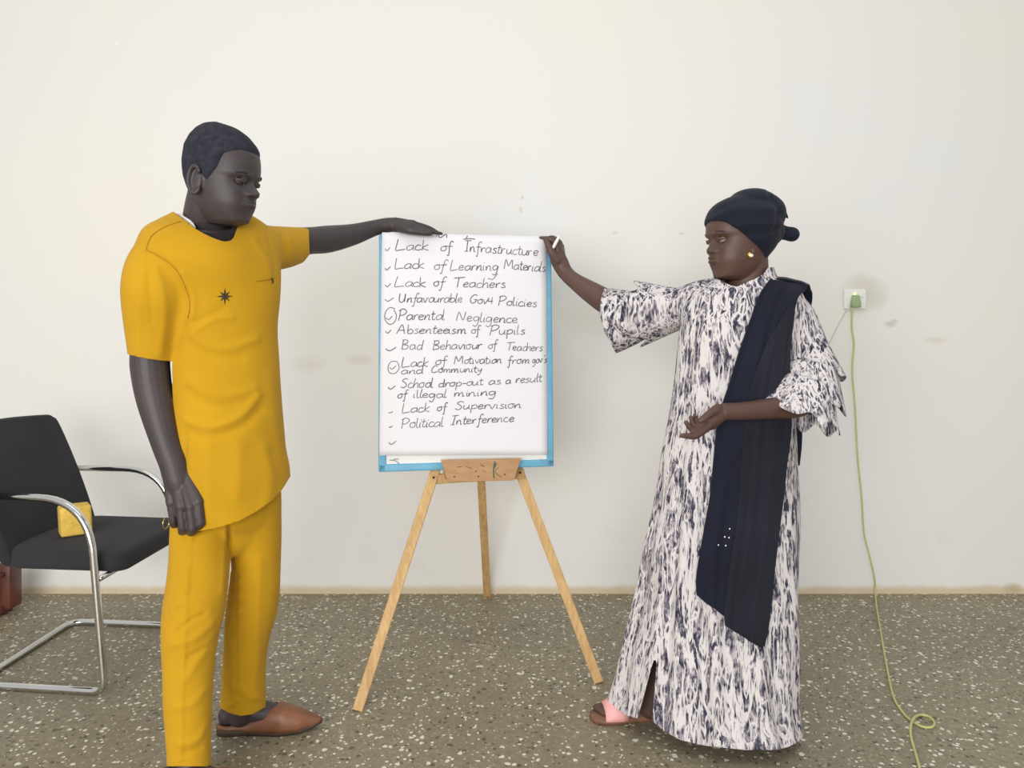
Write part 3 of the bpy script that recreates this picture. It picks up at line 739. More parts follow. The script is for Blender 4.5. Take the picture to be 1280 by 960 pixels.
# right arm hangs, fist
body.append(tube(pl([(205, 320, 2.0), (192, 370, 1.965), (188, 440, 1.945), (188, 462, 1.942), (194, 500, 1.94), (208, 552, 1.93), (217, 578, 1.925), (221, 592, 1.925), (225, 606, 1.922), (229, 622, 1.915)]),
                 rp([(27, 2), (26, 1.97), (23.5, 1.94), (23, 1.94), (21.5, 1.94), (18.2, 1.93), (17.2, 1.92), (17.4, 1.92), (16, 1.92), (10, 1.92)]), k=20, n=50))
W_ = (223, 596, 1.92)
hand = []
MC = [(248, 627, 1.895), (238, 633, 1.888), (226, 633, 1.892), (214, 628, 1.905)]
PP = [(251, 654, 1.895), (240.5, 661, 1.888), (228.5, 660, 1.893), (217, 652, 1.908)]
DP = [(248, 660, 1.930), (238.5, 665, 1.925), (227.5, 664, 1.928), (217.5, 656, 1.935)]
TP = [(244, 645, 1.942), (236, 649, 1.94), (227, 648, 1.94), (219, 643, 1.942)]
for a, b, c, d, r in zip(MC, PP, DP, TP, (5.6, 5.7, 5.5, 4.9)):
    k_ = 1.9/F
    st = (221+(a[0]-228)*.62, 590, 1.928)
    hand.append(tube(pl([st, a]), [9.0*k_, 6.6*k_], k=14, n=10)); hand.append(tube(pl([a, b]), [6.0*k_, r*k_], k=14, n=8)); hand.append(tube(pl([b, c, d]), [r*k_*.98, r*k_*.92, r*k_*.8], k=14, n=12))
hand.append(tube(pl([(221, 590, 1.928), (226, 606, 1.92), (231, 620, 1.912), (231, 632, 1.91)]), [17*1.92/F, 18.5*1.92/F, 19.5*1.92/F, 16*1.92/F], k=18, flat=.55, up=(0, 1, 0)))
hand.append(tube(pl([(236, 604, 1.93), (248.5, 622, 1.925), (250.5, 640, 1.93), (250, 654, 1.935)]), [8*1.92/F, 6*1.92/F, 5.4*1.92/F, 4.6*1.92/F], k=14, n=20))
body += hand
# left arm reaches to the top of the board
body.append(tube(pl([(325, 305, 2.17), (352, 304, 2.27), (386, 301, 2.36), (410, 299, 2.42), (440, 293.5, 2.49), (468, 285, 2.54), (484, 281.5, 2.555), (494, 281, 2.56)]),
                 rp([(22, 2.17), (20, 2.27), (17, 2.36), (17, 2.42), (13.5, 2.49), (10, 2.54), (9.3, 2.555), (9, 2.56)]), k=20, n=50))
k_ = 2.56/F
for kn, t1, t2, r in (((514, 283, 2.54), (532, 288, 2.545), (552, 292, 2.555), 3.7), ((516, 280.5, 2.56), (535, 285.5, 2.58), (546, 291, 2.60), 3.9), ((515, 280.5, 2.58), (532, 284.5, 2.61), (541, 292, 2.63), 3.9), ((510, 282, 2.60), (524, 286.5, 2.63), (531, 294, 2.64), 3.5)):
    body.append(tube(pl([(490, 281, 2.565), kn]), [8*k_, 5.8*k_], k=14, n=10)); body.append(tube(pl([kn, t1, t2]), [5*k_, r*k_, r*k_*.55 if kn[0] == 514 else r*k_*.8], k=12, n=18))
body.append(tube(pl([(494, 281, 2.56), (508, 282.5, 2.565), (516, 284, 2.565)]), [9.5*k_, 8.5*k_, 6.5*k_], k=16))
body.append(tube(pl([(494, 284, 2.55), (510, 287.5, 2.52), (524, 290, 2.52), (537, 291.5, 2.525)]), [6*k_, 5*k_, 4.2*k_, 3.6*k_], k=12, n=20))
# legs, ankles, feet
body.append(tube(pl([(250, 660, 2.0), (240, 780, 1.95), (238, 900, 1.89), (236, 962, 1.875)]), rp([(21, 2), (18, 1.95), (17, 1.89), (15, 1.88)]), k=18))
body.append(tube(pl([(318, 655, 2.10), (311, 780, 2.14), (304, 860, 2.165), (300, 893, 2.175)]), rp([(20, 2.1), (18, 2.14), (16, 2.16), (15, 2.17)]), k=18))
def foot_tube(heel, toe, yd):
    heel, toe = np.array(heel), np.array(toe); L = toe-heel
    pts = [heel+L*t+np.array([0, 0, z]) for t, z in ((.10, .05), (.3, .062), (.5, .048), (.72, .034))]
    return tube(pts, [.030, .036, .034, .026], k=16)
hl_, tl_ = np.array([-.895, 2.19, 0]), np.array([-.583, 2.215, 0])
hr_, tr_ = np.array([-.935, 1.865, 0]), np.array([-.625, 1.855, 0])
body += [foot_tube(hl_, tl_, 0), foot_tube(hr_, tr_, 0)]
bv, bf = remesh(body, .0028, 3)
man_body = put('body', bv, bf, M_skin_m, man)
eye_parts(man, XM, True)
# close cropped hair: a thick skin over the scalp
def hair_shell(hv, hf, line, thick):
    x, y, z = hv[:, 0], hv[:, 1], hv[:, 2]
    s = line(x, y, z); N = normals(hv, hf)
    V, T = clip(hv, hf, -s); s2 = line(V[:, 0], V[:, 1], V[:, 2]); N2 = normals(V, T)
    return V+N2*(np.clip(s2/.012, 0, 1)**.7*thick-.0008)[:, None], T
def hairline(x, y, z):
    hl = np.interp(y, [-.12, -.07, -.045, -.03, -.012, .004, .012, .030, .042, .07, .1], [.040, .050, .085, .120, .115, .102, .112, .135, .172, .187, .190])
    return z-hl
V, T = hair_shell(hv, hf, hairline, .0055)
put('hair', XM(V), T, M_hair, man)
for s in (-1, 1):
    v, f = tube([(s*.031+u*.021, .0868-.012*u*u-(.004 if s*u > 0 else 0), .1295+.0035*(1-u*u)) for u in np.linspace(-1, 1, 7)], [.0012, .002, .0024, .0024, .0024, .002, .0012], k=8, n=16)
    put('eyebrow', XM(v), f, M_hair, man)

# trousers
leg_r = [(600, 226, 330, 2.04, .8, 20), (640, 217, 300, 2.02, .9, 10), (665, 215, 288, 2.0, .95, 0), (700, 213.5, 286, 1.985, 1, 0), (760, 207, 281, 1.955, 1, 0), (800, 205, 273, 1.935, 1, 0), (850, 206, 265, 1.91, 1, 0), (905, 209, 263, 1.888, 1, 0), (975, 212, 262, 1.872, 1, 0)]
leg_l = [(600, 232, 348, 2.05, .8, 20), (640, 270, 350, 2.08, .9, 10), (670, 284, 351, 2.10, .95, 0), (705, 288, 349.5, 2.115, 1, 0), (755, 284, 346, 2.135, 1, 0), (800, 281, 337, 2.15, 1, 0), (850, 279, 331, 2.165, 1, 0), (885, 276, 331, 2.175, 1, 0), (908, 275, 331, 2.18, 1, 0)]
V, Q = remesh([vloft(leg_r), vloft(leg_l), vloft([(560, 232, 345, 2.05, .8, 30), (600, 228, 346, 2.05, .8, 30), (645, 222, 344, 2.05, .75, 25), (668, 240, 335, 2.05, .6, 20), (694, 266, 306, 2.05, .8, 10)])], .0055, 5)
V = wrinkle(V, Q, .0024, 3.2, 3.5, 3); V = wrinkle(V, Q, .0009, 8, 7, 8)
V = folds(V, Q, [([(240, 672), (237, 700), (234, 740)], 2.5, .004), ([(228, 720), (222, 745), (216, 770)], 3, .004), ([(255, 768), (238, 776), (222, 790)], 3, -.004), ([(270, 800), (254, 812), (236, 822)], 3.5, -.004), ([(296, 720), (294, 800), (297, 870)], 2, -.004), ([(287, 648), (287.5, 680), (288, 712)], 3, -0.00840), ([(281, 655), (281, 700), (278, 740)], 4, 0.00560), ([(234, 690), (232, 780), (228, 860), (226, 950)], 2.6, 0.00391), ([(247, 668), (236, 690), (233, 705)], 4, -0.00434), ([(215, 760), (235, 752), (262, 762)], 5, 0.00347), ([(265, 780), (240, 800), (215, 806)], 5, 0.00391), ([(272, 790), (245, 830), (232, 850)], 5, 0.00347),
                 ([(258, 860), (240, 880), (222, 884)], 5, 0.00347), ([(260, 905), (245, 925), (225, 930)], 5, 0.00434), ([(250, 935), (230, 942)], 4, -0.00347), ([(289, 715), (292, 760), (290, 800)], 4, -0.00434), ([(293, 800), (291, 880)], 2.5, 0.00347),
                 ([(300, 860), (315, 872), (328, 870)], 5, 0.00347), ([(283, 845), (296, 870), (284, 885)], 5, 0.00347), ([(325, 700), (322, 790), (318, 870)], 6, 0.00347), ([(289, 735), (300, 728)], 3, 0.00347), ([(288, 752), (300, 745)], 3, 0.00347), ([(287, 770), (300, 765)], 3, 0.00260)])
px, py = proj(V); hemL = np.interp(px, [274, 285, 300, 316, 332], [884, 891, 895, 893, 884])
s = np.where(V[:, 1] > 2.03, (py-hemL)*.0024, (py-958)*.0021)
s = np.where((V[:, 1] > 2.03) & (V[:, 2] > .3), -1, s)
V, T = clip(V, Q, np.maximum(s, (1.0-V[:, 2])*0-1+0*s) if False else s)
o = put('trousers', V, T, M_yellow, man); md = o.modifiers.new('thickness', 'SOLIDIFY'); md.thickness = .003; md.offset = -1

# tunic
tor = [(262, 228, 306, 2.10, .8, 25), (270, 219, 322, 2.09, .74, 30), (280, 202, 336, 2.085, .66, 33), (296, 180, 346, 2.07, .66, 35), (330, 174, 349, 2.05, .68, 36), (370, 205, 348, 2.05, .7, 36), (420, 213, 346, 2.05, .74, 36), (470, 214, 348, 2.05, .78, 36),
       (520, 217, 350, 2.045, .8, 36), (560, 222, 355, 2.04, .8, 36), (590, 226, 362, 2.035, .8, 36), (630, 227, 360, 2.03, .78, 34), (690, 227, 358, 2.03, .75, 32)]
slv_r = tube(pl([(214, 316, 2.03), (200, 330, 1.985), (195, 366, 1.955), (191, 405, 1.945), (188, 450, 1.942), (187, 480, 1.94)]), rp([(30, 2.03), (37, 1.99), (40, 1.96), (33, 1.945), (26, 1.94), (24, 1.94)]), k=24, n=40, rounded=True)
slv_l = tube(pl([(315, 312, 2.12), (338, 310, 2.20), (360, 308, 2.28), (384, 304, 2.36), (400, 302, 2.4)]), rp([(33, 2.12), (29, 2.2), (26, 2.28), (20.5, 2.36), (19, 2.4)]), k=24, n=30)
V, Q = remesh([vloft(tor, k=56), slv_r, slv_l], .005, 16)
V = wrinkle(V, Q, .0024, 3.0, 2.5, 5); V = wrinkle(V, Q, .0009, 7, 6, 6)
V = folds(V, Q, [([(186, 290), (182, 312)], 2.2, -.0015), ([(182, 312), (205, 325), (225, 345), (237, 378), (233, 410), (222, 440)], 2.5, -.005), ([(228, 342), (241, 370), (240, 395)], 5, .006),
                 ([(180, 320), (174, 380), (172, 440)], 5, .003), ([(196, 335), (205, 385), (200, 440)], 6, .004), ([(186, 345), (190, 400)], 4, -.003),
                 ([(242, 420), (262, 432), (290, 434), (320, 424)], 6, .0048), ([(236, 430), (262, 445), (300, 447)], 6, -.0035), ([(238, 478), (262, 492), (290, 494), (318, 486)], 6, .0050), ([(236, 490), (260, 506), (292, 507)], 5, -.0035),
                 ([(234, 526), (265, 534), (300, 520), (322, 495)], 5.5, .0062), ([(236, 540), (262, 546), (300, 535), (326, 512)], 6, -.0045), ([(262, 550), (258, 600), (262, 650)], 8, .004), ([(232, 545), (230, 590), (234, 650)], 3, -.005),
                 ([(236, 408), (260, 395), (280, 385)], 5, -.003), ([(242, 415), (268, 400), (290, 398)], 4, .003), ([(340, 470), (344, 520), (352, 570)], 6, .004), ([(330, 560), (338, 600), (330, 640)], 8, .005), ([(300, 560), (296, 620)], 9, .004),
                 ([(335, 292), (342, 320), (344, 348)], 3, -.005), ([(352, 296), (357, 315), (350, 338)], 3.5, -.005), ([(362, 300), (366, 315), (358, 332)], 4, .004), ([(318, 300), (332, 322), (338, 342)], 5, .003), ([(262, 318), (300, 322)], 10, .002)])
px, py = proj(V)
hem = np.interp(px, [200, 228, 250, 275, 300, 320, 340, 352, 362, 372], [652, 659, 664, 659, 651, 640, 626, 613, 597, 580])
s = (py-hem)*.0023
hr = P(187.5, 446, 1.942); dr = np.linalg.norm(V-hr, axis=1); axr = np.array([-.05, 0, -1.0]); axr /= np.linalg.norm(axr)
tilt = (V[:, 0]-hr[0])*.16
s = np.where((dr < .13) & (px < 216), (V-hr) @ axr-tilt*0.9, s)
s = np.where((px < 213) & (py > 455) & (py < 520) & (V[:, 1] < 1.99), 1.0, s)
hl = P(386, 302, 2.365); axl = P(400, 302, 2.41)-P(360, 308, 2.28); axl /= np.linalg.norm(axl)
cuffx = np.interp(py, [270, 284, 318, 326, 334, 347], [384, 386, 387, 381, 372, 354])
s = np.where((px > 353) & (py < 350), (px-cuffx)*.0026, s)
rim = np.interp(px, [212, 219, 224, 234, 243, 255, 268, 280, 288, 292.5, 295, 298, 303], [262, 266, 270, 277, 285, 292, 298, 302, 301, 297, 289, 281, 272])
s = np.maximum(s, np.where((px > 210) & (px < 306) & (py < 310), np.where(V[:, 1] < 2.07, rim-py, 272-py)*.0023, -1))
V, T = clip(V, Q, s)
tunic = put('tunic', V, T, M_yellow, man); md = tunic.modifiers.new('thickness', 'SOLIDIFY'); md.thickness = .003; md.offset = -1
tb = caster(V, T)
def patch_star(cx, cy, R, r0, npt):
    v, f = [], []
    for i in range(npt):
        a = 2*math.pi*i/npt+math.pi/2; Rr = R if i % 2 == 0 else R*.82
        tip = (cx+Rr*math.cos(a), cy-Rr*1.0*math.sin(a)); w = 1.25
        mid = (cx+Rr*.35*math.cos(a), cy-Rr*.35*math.sin(a)); pxn, pyn = -math.sin(a)*w, -math.cos(a)*w
        b = [(cx, cy), (mid[0]+pxn, mid[1]+pyn), tip, (mid[0]-pxn, mid[1]-pyn)]
        n = len(v); ok = True
        for p in b:
            h, _ = hit(tb, p[0], p[1], .0012)
            v.append(h if h is not None else P(p[0], p[1], 1.9))
        f.append((n, n+1, n+2, n+3))
    return np.array(v), f
v, f = patch_star(281, 370.5, 10.8, 2, 8); put('emblem', v, f, M_thread, tunic, smooth=False)
def surf_line(b, pts, w, off=.001, n=None):
    p = spline(np.array(pts, float), n or 6*len(pts)); q, nn = [], []
    for x, y in p:
        h, nr = hit(b, x, y, off)
        if h is not None: q.append(h); nn.append(nr)
    return sweep(np.array(q), w, 6)
M_seam = cloth('mustard_seam', (0.36, 0.19, 0.008), 0.1)
v, f = surf_line(tb, [(319, 352), (328, 350.5), (336, 349.5), (343, 348)], .0009); put('pocket_edge', v, f, M_seam, tunic)
v, f = surf_line(tb, [(339, 348), (340.5, 351), (340, 354)], .0022); put('pocket_button', v, f, M_thread, tunic)
v, f = surf_line(tb, [(226, 277), (206, 284), (190, 295), (183, 311)], .0010); put('shoulder_seam', v, f, M_seam, tunic)
v, f = surf_line(tb, [(183, 312), (205, 324), (224, 343), (237, 376), (235, 398)], .0010); put('armhole_seam', v, f, M_seam, tunic)
# white undershirt collar showing at the nape
cl = [P(219.5, 268, 2.035), P(226, 270, 2.01), P(233, 274.5, 1.985), P(240, 280.5, 1.967), P(243.5, 284.5, 1.962)]
v, f = tube(cl, [.0035, .006, .0065, .0055, .0025], k=10, n=24); put('collar', v, f, M_white, man)
# ring on the little finger
c = P(207.5, 654, 1.905); rr = [c+np.array([.0035*math.cos(a)*1.0, .010*math.cos(a), .014*math.sin(a)]) for a in np.linspace(0, 2*math.pi, 25)]
v, f = sweep(np.array(rr), .0014, 8); put('ring', v, f, M_gold, man)
# pointed slip-on shoes
def shoe(heel, toe, name='shoe'):
    heel, toe = np.array(heel, float), np.array(toe, float); L = np.linalg.norm(toe-heel); u = (toe-heel)/L; w = np.array([-u[1], u[0], 0])
    root = put(name, *shoe_upper(heel, u, w, L), M_leather, man)
    md = root.modifiers.new('thickness', 'SOLIDIFY'); md.thickness = .003; md.offset = 1
    R = []
    for t, z0, z1 in ((0, 0, .022), (.02, 0, .024), (.1, 0, .024), (.24, 0, .023), (.27, .003, .020), (.4, .001, .015), (.6, .0, .012), (.8, .004, .014), (.93, .011, .020), (1.0, .018, .025)):
        hw = np.interp(t, [0, .02, .1, .25, .45, .65, .8, .92, 1.0], [.014, .025, .034, .033, .036, .046, .038, .020, .005])
        c = heel+u*L*t
        R.append([c+w*hw*x+np.array([0, 0, z]) for x, z in ((-1, z0), (-.5, z0), (.5, z0), (1, z0), (1.03, z1), (.5, z1), (-.5, z1), (-1.03, z1))])
    v, f = rings_mesh(R); put('sole', v, fix_normals(v, f), M_sole, root)
    return root
def shoe_upper(heel, u, w, L):
    R = []; k = 25
    for t in np.linspace(.0, 1.0, 40):
        hw = np.interp(t, [0, .02, .1, .25, .45, .65, .8, .92, 1.0], [.014, .026, .035, .036, .040, .047, .038, .020, .004])
        ht = np.interp(t, [0, .10, .28, .40, .52, .62, .75, .9, 1.0], [.036, .034, .040, .058, .078, .079, .062, .044, .030])
        zb = np.interp(t, [0, .24, .3, .6, .8, 1.0], [.020, .020, .015, .010, .012, .021])
        op = np.interp(t, [0, .3, .42, .52, .56, 1], [1.25, 1.15, .9, .55, 0, 0])      # half-angle of the opening
        ring = []
        for a in np.linspace(-math.pi/2, math.pi/2, k):
            b = math.copysign(max(abs(a), op*.62*1.0), a) if op > 0 else a
            ring.append(heel+u*L*t+w*hw*np.sign(math.sin(b))*abs(math.sin(b))**.7+np.array([0, 0, zb+(ht-zb)*abs(math.cos(b))**.8]))
        R.append(ring)
    v = np.array([p for r in R for p in r]); f = []
    for i in range(len(R)-1):
        for j in range(k-1):
            t = i/39
            op = np.interp(t, [0, .3, .42, .52, .56, 1], [1.25, 1.15, .9, .55, 0, 0])
            am = abs(-math.pi/2+math.pi*(j+.5)/(k-1))
            if op > 0 and am < op*.62: continue
            f.append((i*k+j, i*k+j+1, (i+1)*k+j+1, (i+1)*k+j))
    return v, f
shoe(hl_, tl_); shoe(hr_, tr_)

# ------------------------------------------------------------------ the woman in the streaked dress
woman = empty('person', (.60, 2.24, 0))
tag(woman, 'person in a black and white streaked long dress with navy headwrap and shawl', 'person')
XW = head_frame(P(926, 350, 2.24), 180+13, -3, 0, (1.12, 1.10, 1.10))
wv, wf = head_local(False)
wb = [(XW(wv), wf)]+[(XW(v), f) for v, f in lids_local(.0029, .0026)]
for s in (-1, 1): wb += [(XW(v), f) for v, f in ear_local(s, True)]
wb.append(tube(pl([(932, 385, 2.26), (934, 360, 2.26), (936, 335, 2.26), (934, 310, 2.25)]), rp([(36, 2.26), (25, 2.26), (23.5, 2.26), (24, 2.25)]), k=24))
wb.append(vloft([(370, 885, 985, 2.26, .7, -10), (420, 872, 985, 2.25, .7, -10), (520, 868, 970, 2.25, .75, -10), (620, 862, 970, 2.25, .8, -10), (700, 870, 965, 2.25, .7, -10)], k=24))
# her right arm to the board corner
wb.append(tube(pl([(885, 378, 2.29), (845, 388, 2.38), (800, 388, 2.47), (765, 380, 2.53), (740, 366, 2.565), (718, 351, 2.60), (708, 342, 2.62), (702, 333, 2.628)]),
               rp([(20, 2.29), (19, 2.38), (17, 2.47), (16.5, 2.53), (13.8, 2.565), (10.2, 2.60), (9.6, 2.62), (10, 2.628)]), k=20, n=50))
k_ = 2.63/F
wb.append(tube(pl([(706, 340, 2.622), (699, 326, 2.630), (694.5, 312, 2.636)]), [9.6*k_, 10.5*k_, 8.6*k_], k=18, flat=.75, up=(0, 1, 0)))
for kn, m1, tp, r in (((694, 303, 2.622), (688, 298.5, 2.618), (675.5, 297.0, 2.625), 3.3), ((697, 302, 2.645), (690, 297.5, 2.662), (680, 299, 2.69), 3.6), ((699, 304, 2.665), (692, 299, 2.69), (683, 302, 2.70), 3.6), ((701, 308, 2.68), (695, 303, 2.70), (687, 306, 2.705), 3.3)):
    wb.append(tube(pl([(702, 327, 2.635), kn]), [6.2*k_, 4.6*k_], k=12, n=10)); wb.append(tube(pl([kn, m1, tp]), [4.5*k_, r*k_, r*k_*.62], k=12, n=16))
wb.append(tube(pl([(697, 326, 2.612), (689.5, 316, 2.602), (685.5, 307, 2.606), (682, 300, 2.615)]), [6.5*k_, 5.2*k_, 4.3*k_, 3.2*k_], k=12, n=20))
# her left arm bent in front, palm up
wb.append(tube(pl([(985, 385, 2.25), (1004, 430, 2.23), (1012, 480, 2.18), (1000, 505, 2.13), (960, 511, 2.07), (925, 514, 2.035), (905, 514.5, 2.02)]), rp([(20, 2.25), (18, 2.23), (16, 2.18), (15.5, 2.13), (13.2, 2.07), (11.2, 2.035), (10.8, 2.02)]), k=20, n=50))
k_ = 2.01/F
MCw = [(876, 540, 1.985), (878, 533, 1.998), (880, 527, 2.012), (883, 521, 2.025)]
for a, b, c, r in ((MCw[0], (868, 545, 1.975), (853, 544.5, 1.965), 4.6), (MCw[1], (866, 537, 1.985), (857.5, 528, 1.978), 4.2), (MCw[2], (868, 532, 2.0), (863.5, 521.5, 1.995), 4.0), (MCw[3], (872, 527, 2.018), (868, 519, 2.012), 3.5)):
    wb.append(tube(pl([(901, 517, 2.015), a]), [8*k_, 5.4*k_], k=14, n=10)); wb.append(tube(pl([a, b, c]), [5.0*k_, r*k_, r*k_*.72], k=12, n=16))
wb.append(tube(pl([(898, 519, 2.01), (888, 527, 2.005), (880, 533, 2.0)]), [11*k_, 11*k_, 8*k_], k=16, flat=.7, up=(0, 1, .3)))
wb.append(tube(pl([(897, 511, 2.005), (887, 517, 1.985), (880, 523, 1.972), (875.5, 526, 1.968)]), [6.5*k_, 5.0*k_, 4.4*k_, 3.4*k_], k=12, n=20))
# legs and feet under the hem
wb.append(tube(pl([(885, 690, 2.27), (850, 780, 2.27), (822, 850, 2.262), (812, 885, 2.258)]), rp([(24, 2.27), (21, 2.27), (16, 2.26), (13, 2.26)]), k=18))
wb.append(tube([(.70, 2.27, .55), (.71, 2.26, .3), (.715, 2.25, .06)], [.06, .05, .034], k=18))
hW, tW = np.array([.475, 2.285, .0]), np.array([.258, 2.262, .0]); uW = (tW-hW)/np.linalg.norm(tW-hW); wW = np.array([-uW[1], uW[0], 0]); LW = np.linalg.norm(tW-hW)
def fp(t, x, z): return hW+uW*LW*t+wW*x+np.array([0, 0, z])
wb.append(tube([fp(.10, 0, .048), fp(.32, 0, .060), (fp(.55, 0, .048)), fp(.78, 0, .034)], [.027, .034, .033, .020], k=18))
for x, t1, r in ((-.024, .97, .0105), (-.009, .955, .0085), (.005, .93, .008), (.017, .90, .0075), (.028, .86, .007)):
    wb.append(tube([fp(.68, x*.8, .034), fp(.82, x, .032), fp(t1-.02, x, .026)], [.013, r*1.05, r], k=12, n=12))
wb.append(tube([(.715, 2.28, .05), (.70, 2.20, .038), (.69, 2.13, .03)], [.034, .032, .022], k=14))
V, Q = remesh(wb, .0028, 3)
put('body', V, Q, M_skin_w, woman)
eye_parts(woman, XW, False)
for s in (-1, 1):
    v, f = tube([(s*.031+u*.020, .0862-.012*u*u-(.004 if s*u > 0 else 0), .1305+.0035*(1-u*u)) for u in np.linspace(-1, 1, 7)], [.001, .0016, .0018, .0018, .0018, .0016, .001], k=8, n=16)
    put('eyebrow', XW(v), f, M_hair, woman)
# lips slightly darker: thin lip form
# earring
_wb = caster(V, Q); _e1 = hit(_wb, 937, 318.5, .004)[0]; _e2 = hit(_wb, 937, 318.5, .0095)[0]
v, f = ellip(_e1, (.0105, .008, .0105), k=18, m=12); er = put('earring', v, f, M_gold, woman)
v, f = ellip(_e2, (.0062, .004, .0062), k=14, m=10); put('pearl', v, f, M_pearl, er)
# headwrap
def wrapline(x, y, z): return z-np.interp(y, [-.12, -.06, -.02, .03, .07, .1], [.050, .054, .080, .122, .156, .172])
s = wrapline(wv[:, 0], wv[:, 1], wv[:, 2]); Vc, Tc = clip(wv, wf, -s)
N2 = normals(Vc, Tc); sz_ = wrapline(Vc[:, 0], Vc[:, 1], Vc[:, 2]); thick = .006+.010*np.clip(sz_/.05, 0, 1)
outer = Vc+N2*thick[:, None]; inner = Vc-N2*.004
n0 = len(Vc); be = {}
for t in Tc:
    for i in range(3):
        e = (t[i], t[(i+1) % 3]); be[e] = be.get(e, 0)+1
bd = [e for e in be if (e[1], e[0]) not in be]
shell = (XW(np.vstack([outer, inner])), list(Tc)+[tuple(n0+i for i in t[::-1]) for t in Tc]+[(a, n0+a, n0+b, b) for a, b in bd])
wr = [shell,
      ellip(P(951, 268, 2.26), (.075, .085, .068), k=28, m=18), ellip(P(940, 254, 2.25), (.075, .075, .045), k=24, m=16), ellip(P(957, 290, 2.26), (.055, .07, .05), k=24, m=16),
      tube(pl([(968, 288, 2.27), (980, 291, 2.27), (990, 293, 2.27)]), rp([(12, 2.27), (9, 2.27), (9.5, 2.27)]), k=16),
      tube(pl([(976, 262, 2.28), (981, 268, 2.28), (985, 272.5, 2.28)]), rp([(6, 2.28), (3.5, 2.28), (1.6, 2.28)]), k=12)]
V, Q = remesh(wr, .0036, 6)
V = folds(V, Q, [([(893, 272), (925, 262), (970, 262)], 4, .003), ([(897, 262), (930, 250), (972, 250)], 4, -.003), ([(905, 284), (940, 280), (975, 280)], 4, .0035), ([(920, 291), (950, 292), (975, 286)], 3.5, -.003), ([(935, 300), (955, 300), (972, 290)], 3.5, .003), ([(960, 240), (972, 262), (968, 292)], 3, -.004)])
put('headwrap', V, Q, M_wrap, woman)

# dress
bodyst = [(328, 902, 966, 2.26, .9, -8), (340, 898, 968, 2.26, .9, -8), (350, 890, 974, 2.26, .8, -8), (360, 873, 996, 2.26, .62, -8), (372, 858, 1004, 2.26, .58, -8), (395, 852, 1004, 2.255, .60, -8), (420, 850, 1000, 2.25, .64, -8), (460, 846, 996, 2.25, .66, -8), (510, 839, 994, 2.245, .66, -8), (560, 830, 996, 2.24, .66, -8),
          (610, 821, 997, 2.24, .68, -10), (660, 812, 996.5, 2.235, .68, -12), (710, 803, 996, 2.23, .68, -14), (760, 794, 995.5, 2.225, .66, -16), (810, 784, 994.5, 2.215, .64, -18), (860, 774, 994.5, 2.205, .60, -20), (900, 764, 998, 2.195, .58, -22), (945, 758, 1002, 2.19, .56, -24)]
sr = tube(pl([(905, 375, 2.27), (880, 378, 2.30), (845, 386, 2.37), (812, 391, 2.43), (782, 398, 2.48), (760, 402, 2.52), (738, 404, 2.55)]), rp([(26, 2.27), (28, 2.30), (25, 2.37), (28, 2.43), (37, 2.48), (43, 2.52), (46, 2.55)]), k=30, n=40)
sl1 = tube(pl([(975, 384, 2.26), (992, 395, 2.25), (1008, 430, 2.23), (1019, 468, 2.20), (1026, 492, 2.18)]), rp([(24, 2.26), (25, 2.25), (25, 2.23), (33, 2.2), (38, 2.18)]), k=30, n=40)
V, Q = remesh([vloft(bodyst, k=64), sr, sl1], .0052, 8)
px, py = proj(V)
# vertical drape, growing towards the hem
N = normals(V, Q); ang = np.arctan2(V[:, 1]-2.22, V[:, 0]-.6); amp = np.clip((1.0-V[:, 2])/1.0, 0, 1)*.010
V = V+N*(amp*(np.sin(ang*11+1.2*np.sin(V[:, 2]*3))+.6*np.sin(ang*19+2+V[:, 2]*2)))[:, None]*np.clip((px < 1010)*1.0, 0, 1)[:, None]
V = wrinkle(V, Q, .0028, 4, 2.5, 11)
V = folds(V, Q, [([(770, 372), (800, 385), (835, 392)], 4, .006), ([(762, 398), (790, 412), (812, 412)], 4, .006), ([(766, 412), (785, 425)], 3, -.006), ([(808, 360), (818, 380), (840, 395)], 4, -.005), ([(850, 372), (842, 390), (850, 405)], 4, -.005),
                 ([(855, 365), (870, 385), (868, 420)], 5, -.004), ([(1005, 385), (1012, 420), (1020, 460)], 4, .005), ([(998, 400), (1000, 450)], 4, -.005), ([(820, 815), (826, 700)], 5, .004), ([(880, 400), (872, 500), (860, 640), (845, 800)], 8, .006), ([(860, 430), (850, 560), (838, 680)], 6, -.005)])
px, py = proj(V)
hem = np.interp(px, [740, 765, 780, 793, 797, 812, 816, 830, 850, 880, 930, 970, 985, 999, 1010], [872, 880, 893, 897.5, 897.5, 899, 902, 913.5, 925, 932, 937.5, 937.5, 934, 927, 915])
s = np.where(V[:, 2] < .5, np.where(V[:, 1] < 2.26, (py-hem)*.0023, .012-V[:, 2]), -1.0)
xl = np.interp(py, [815, 840, 897], [820.5, 812, 796]); xr = np.interp(py, [815, 840, 903], [821, 820, 815.5])
s = np.where((py > 812) & (V[:, 1] < 2.22) & (px > 780) & (px < 850), np.maximum(s, np.minimum(px-xl, xr-px)*.0024), s)
cuffx = np.interp(py, [340, 358, 362, 375, 390, 415, 430, 442, 455], [760, 757, 755, 751, 749, 756, 764, 770, 776])
s = np.where((px < 835) & (V[:, 2] > 1.0), (cuffx-px)*.0027, s)
c2 = P(1022, 478, 2.19); ax2 = P(1026, 492, 2.18)-P(1008, 430, 2.23); ax2 /= np.linalg.norm(ax2)
s = np.where((px > 999) & (V[:, 2] > .85), (V-c2) @ ax2+.006*np.sin(px*.35), s)
rim = np.interp(px, [880, 890, 900, 912, 921, 930, 945, 955, 961, 967, 972], [342, 346, 350, 356, 358.5, 354, 348, 342, 334, 334, 340])
s = np.maximum(s, np.where((px > 880) & (px < 974) & (py < 362), np.where(V[:, 1] < 2.27, rim-py, 338-py)*.0025, -1))
V, T = clip(V, Q, s)
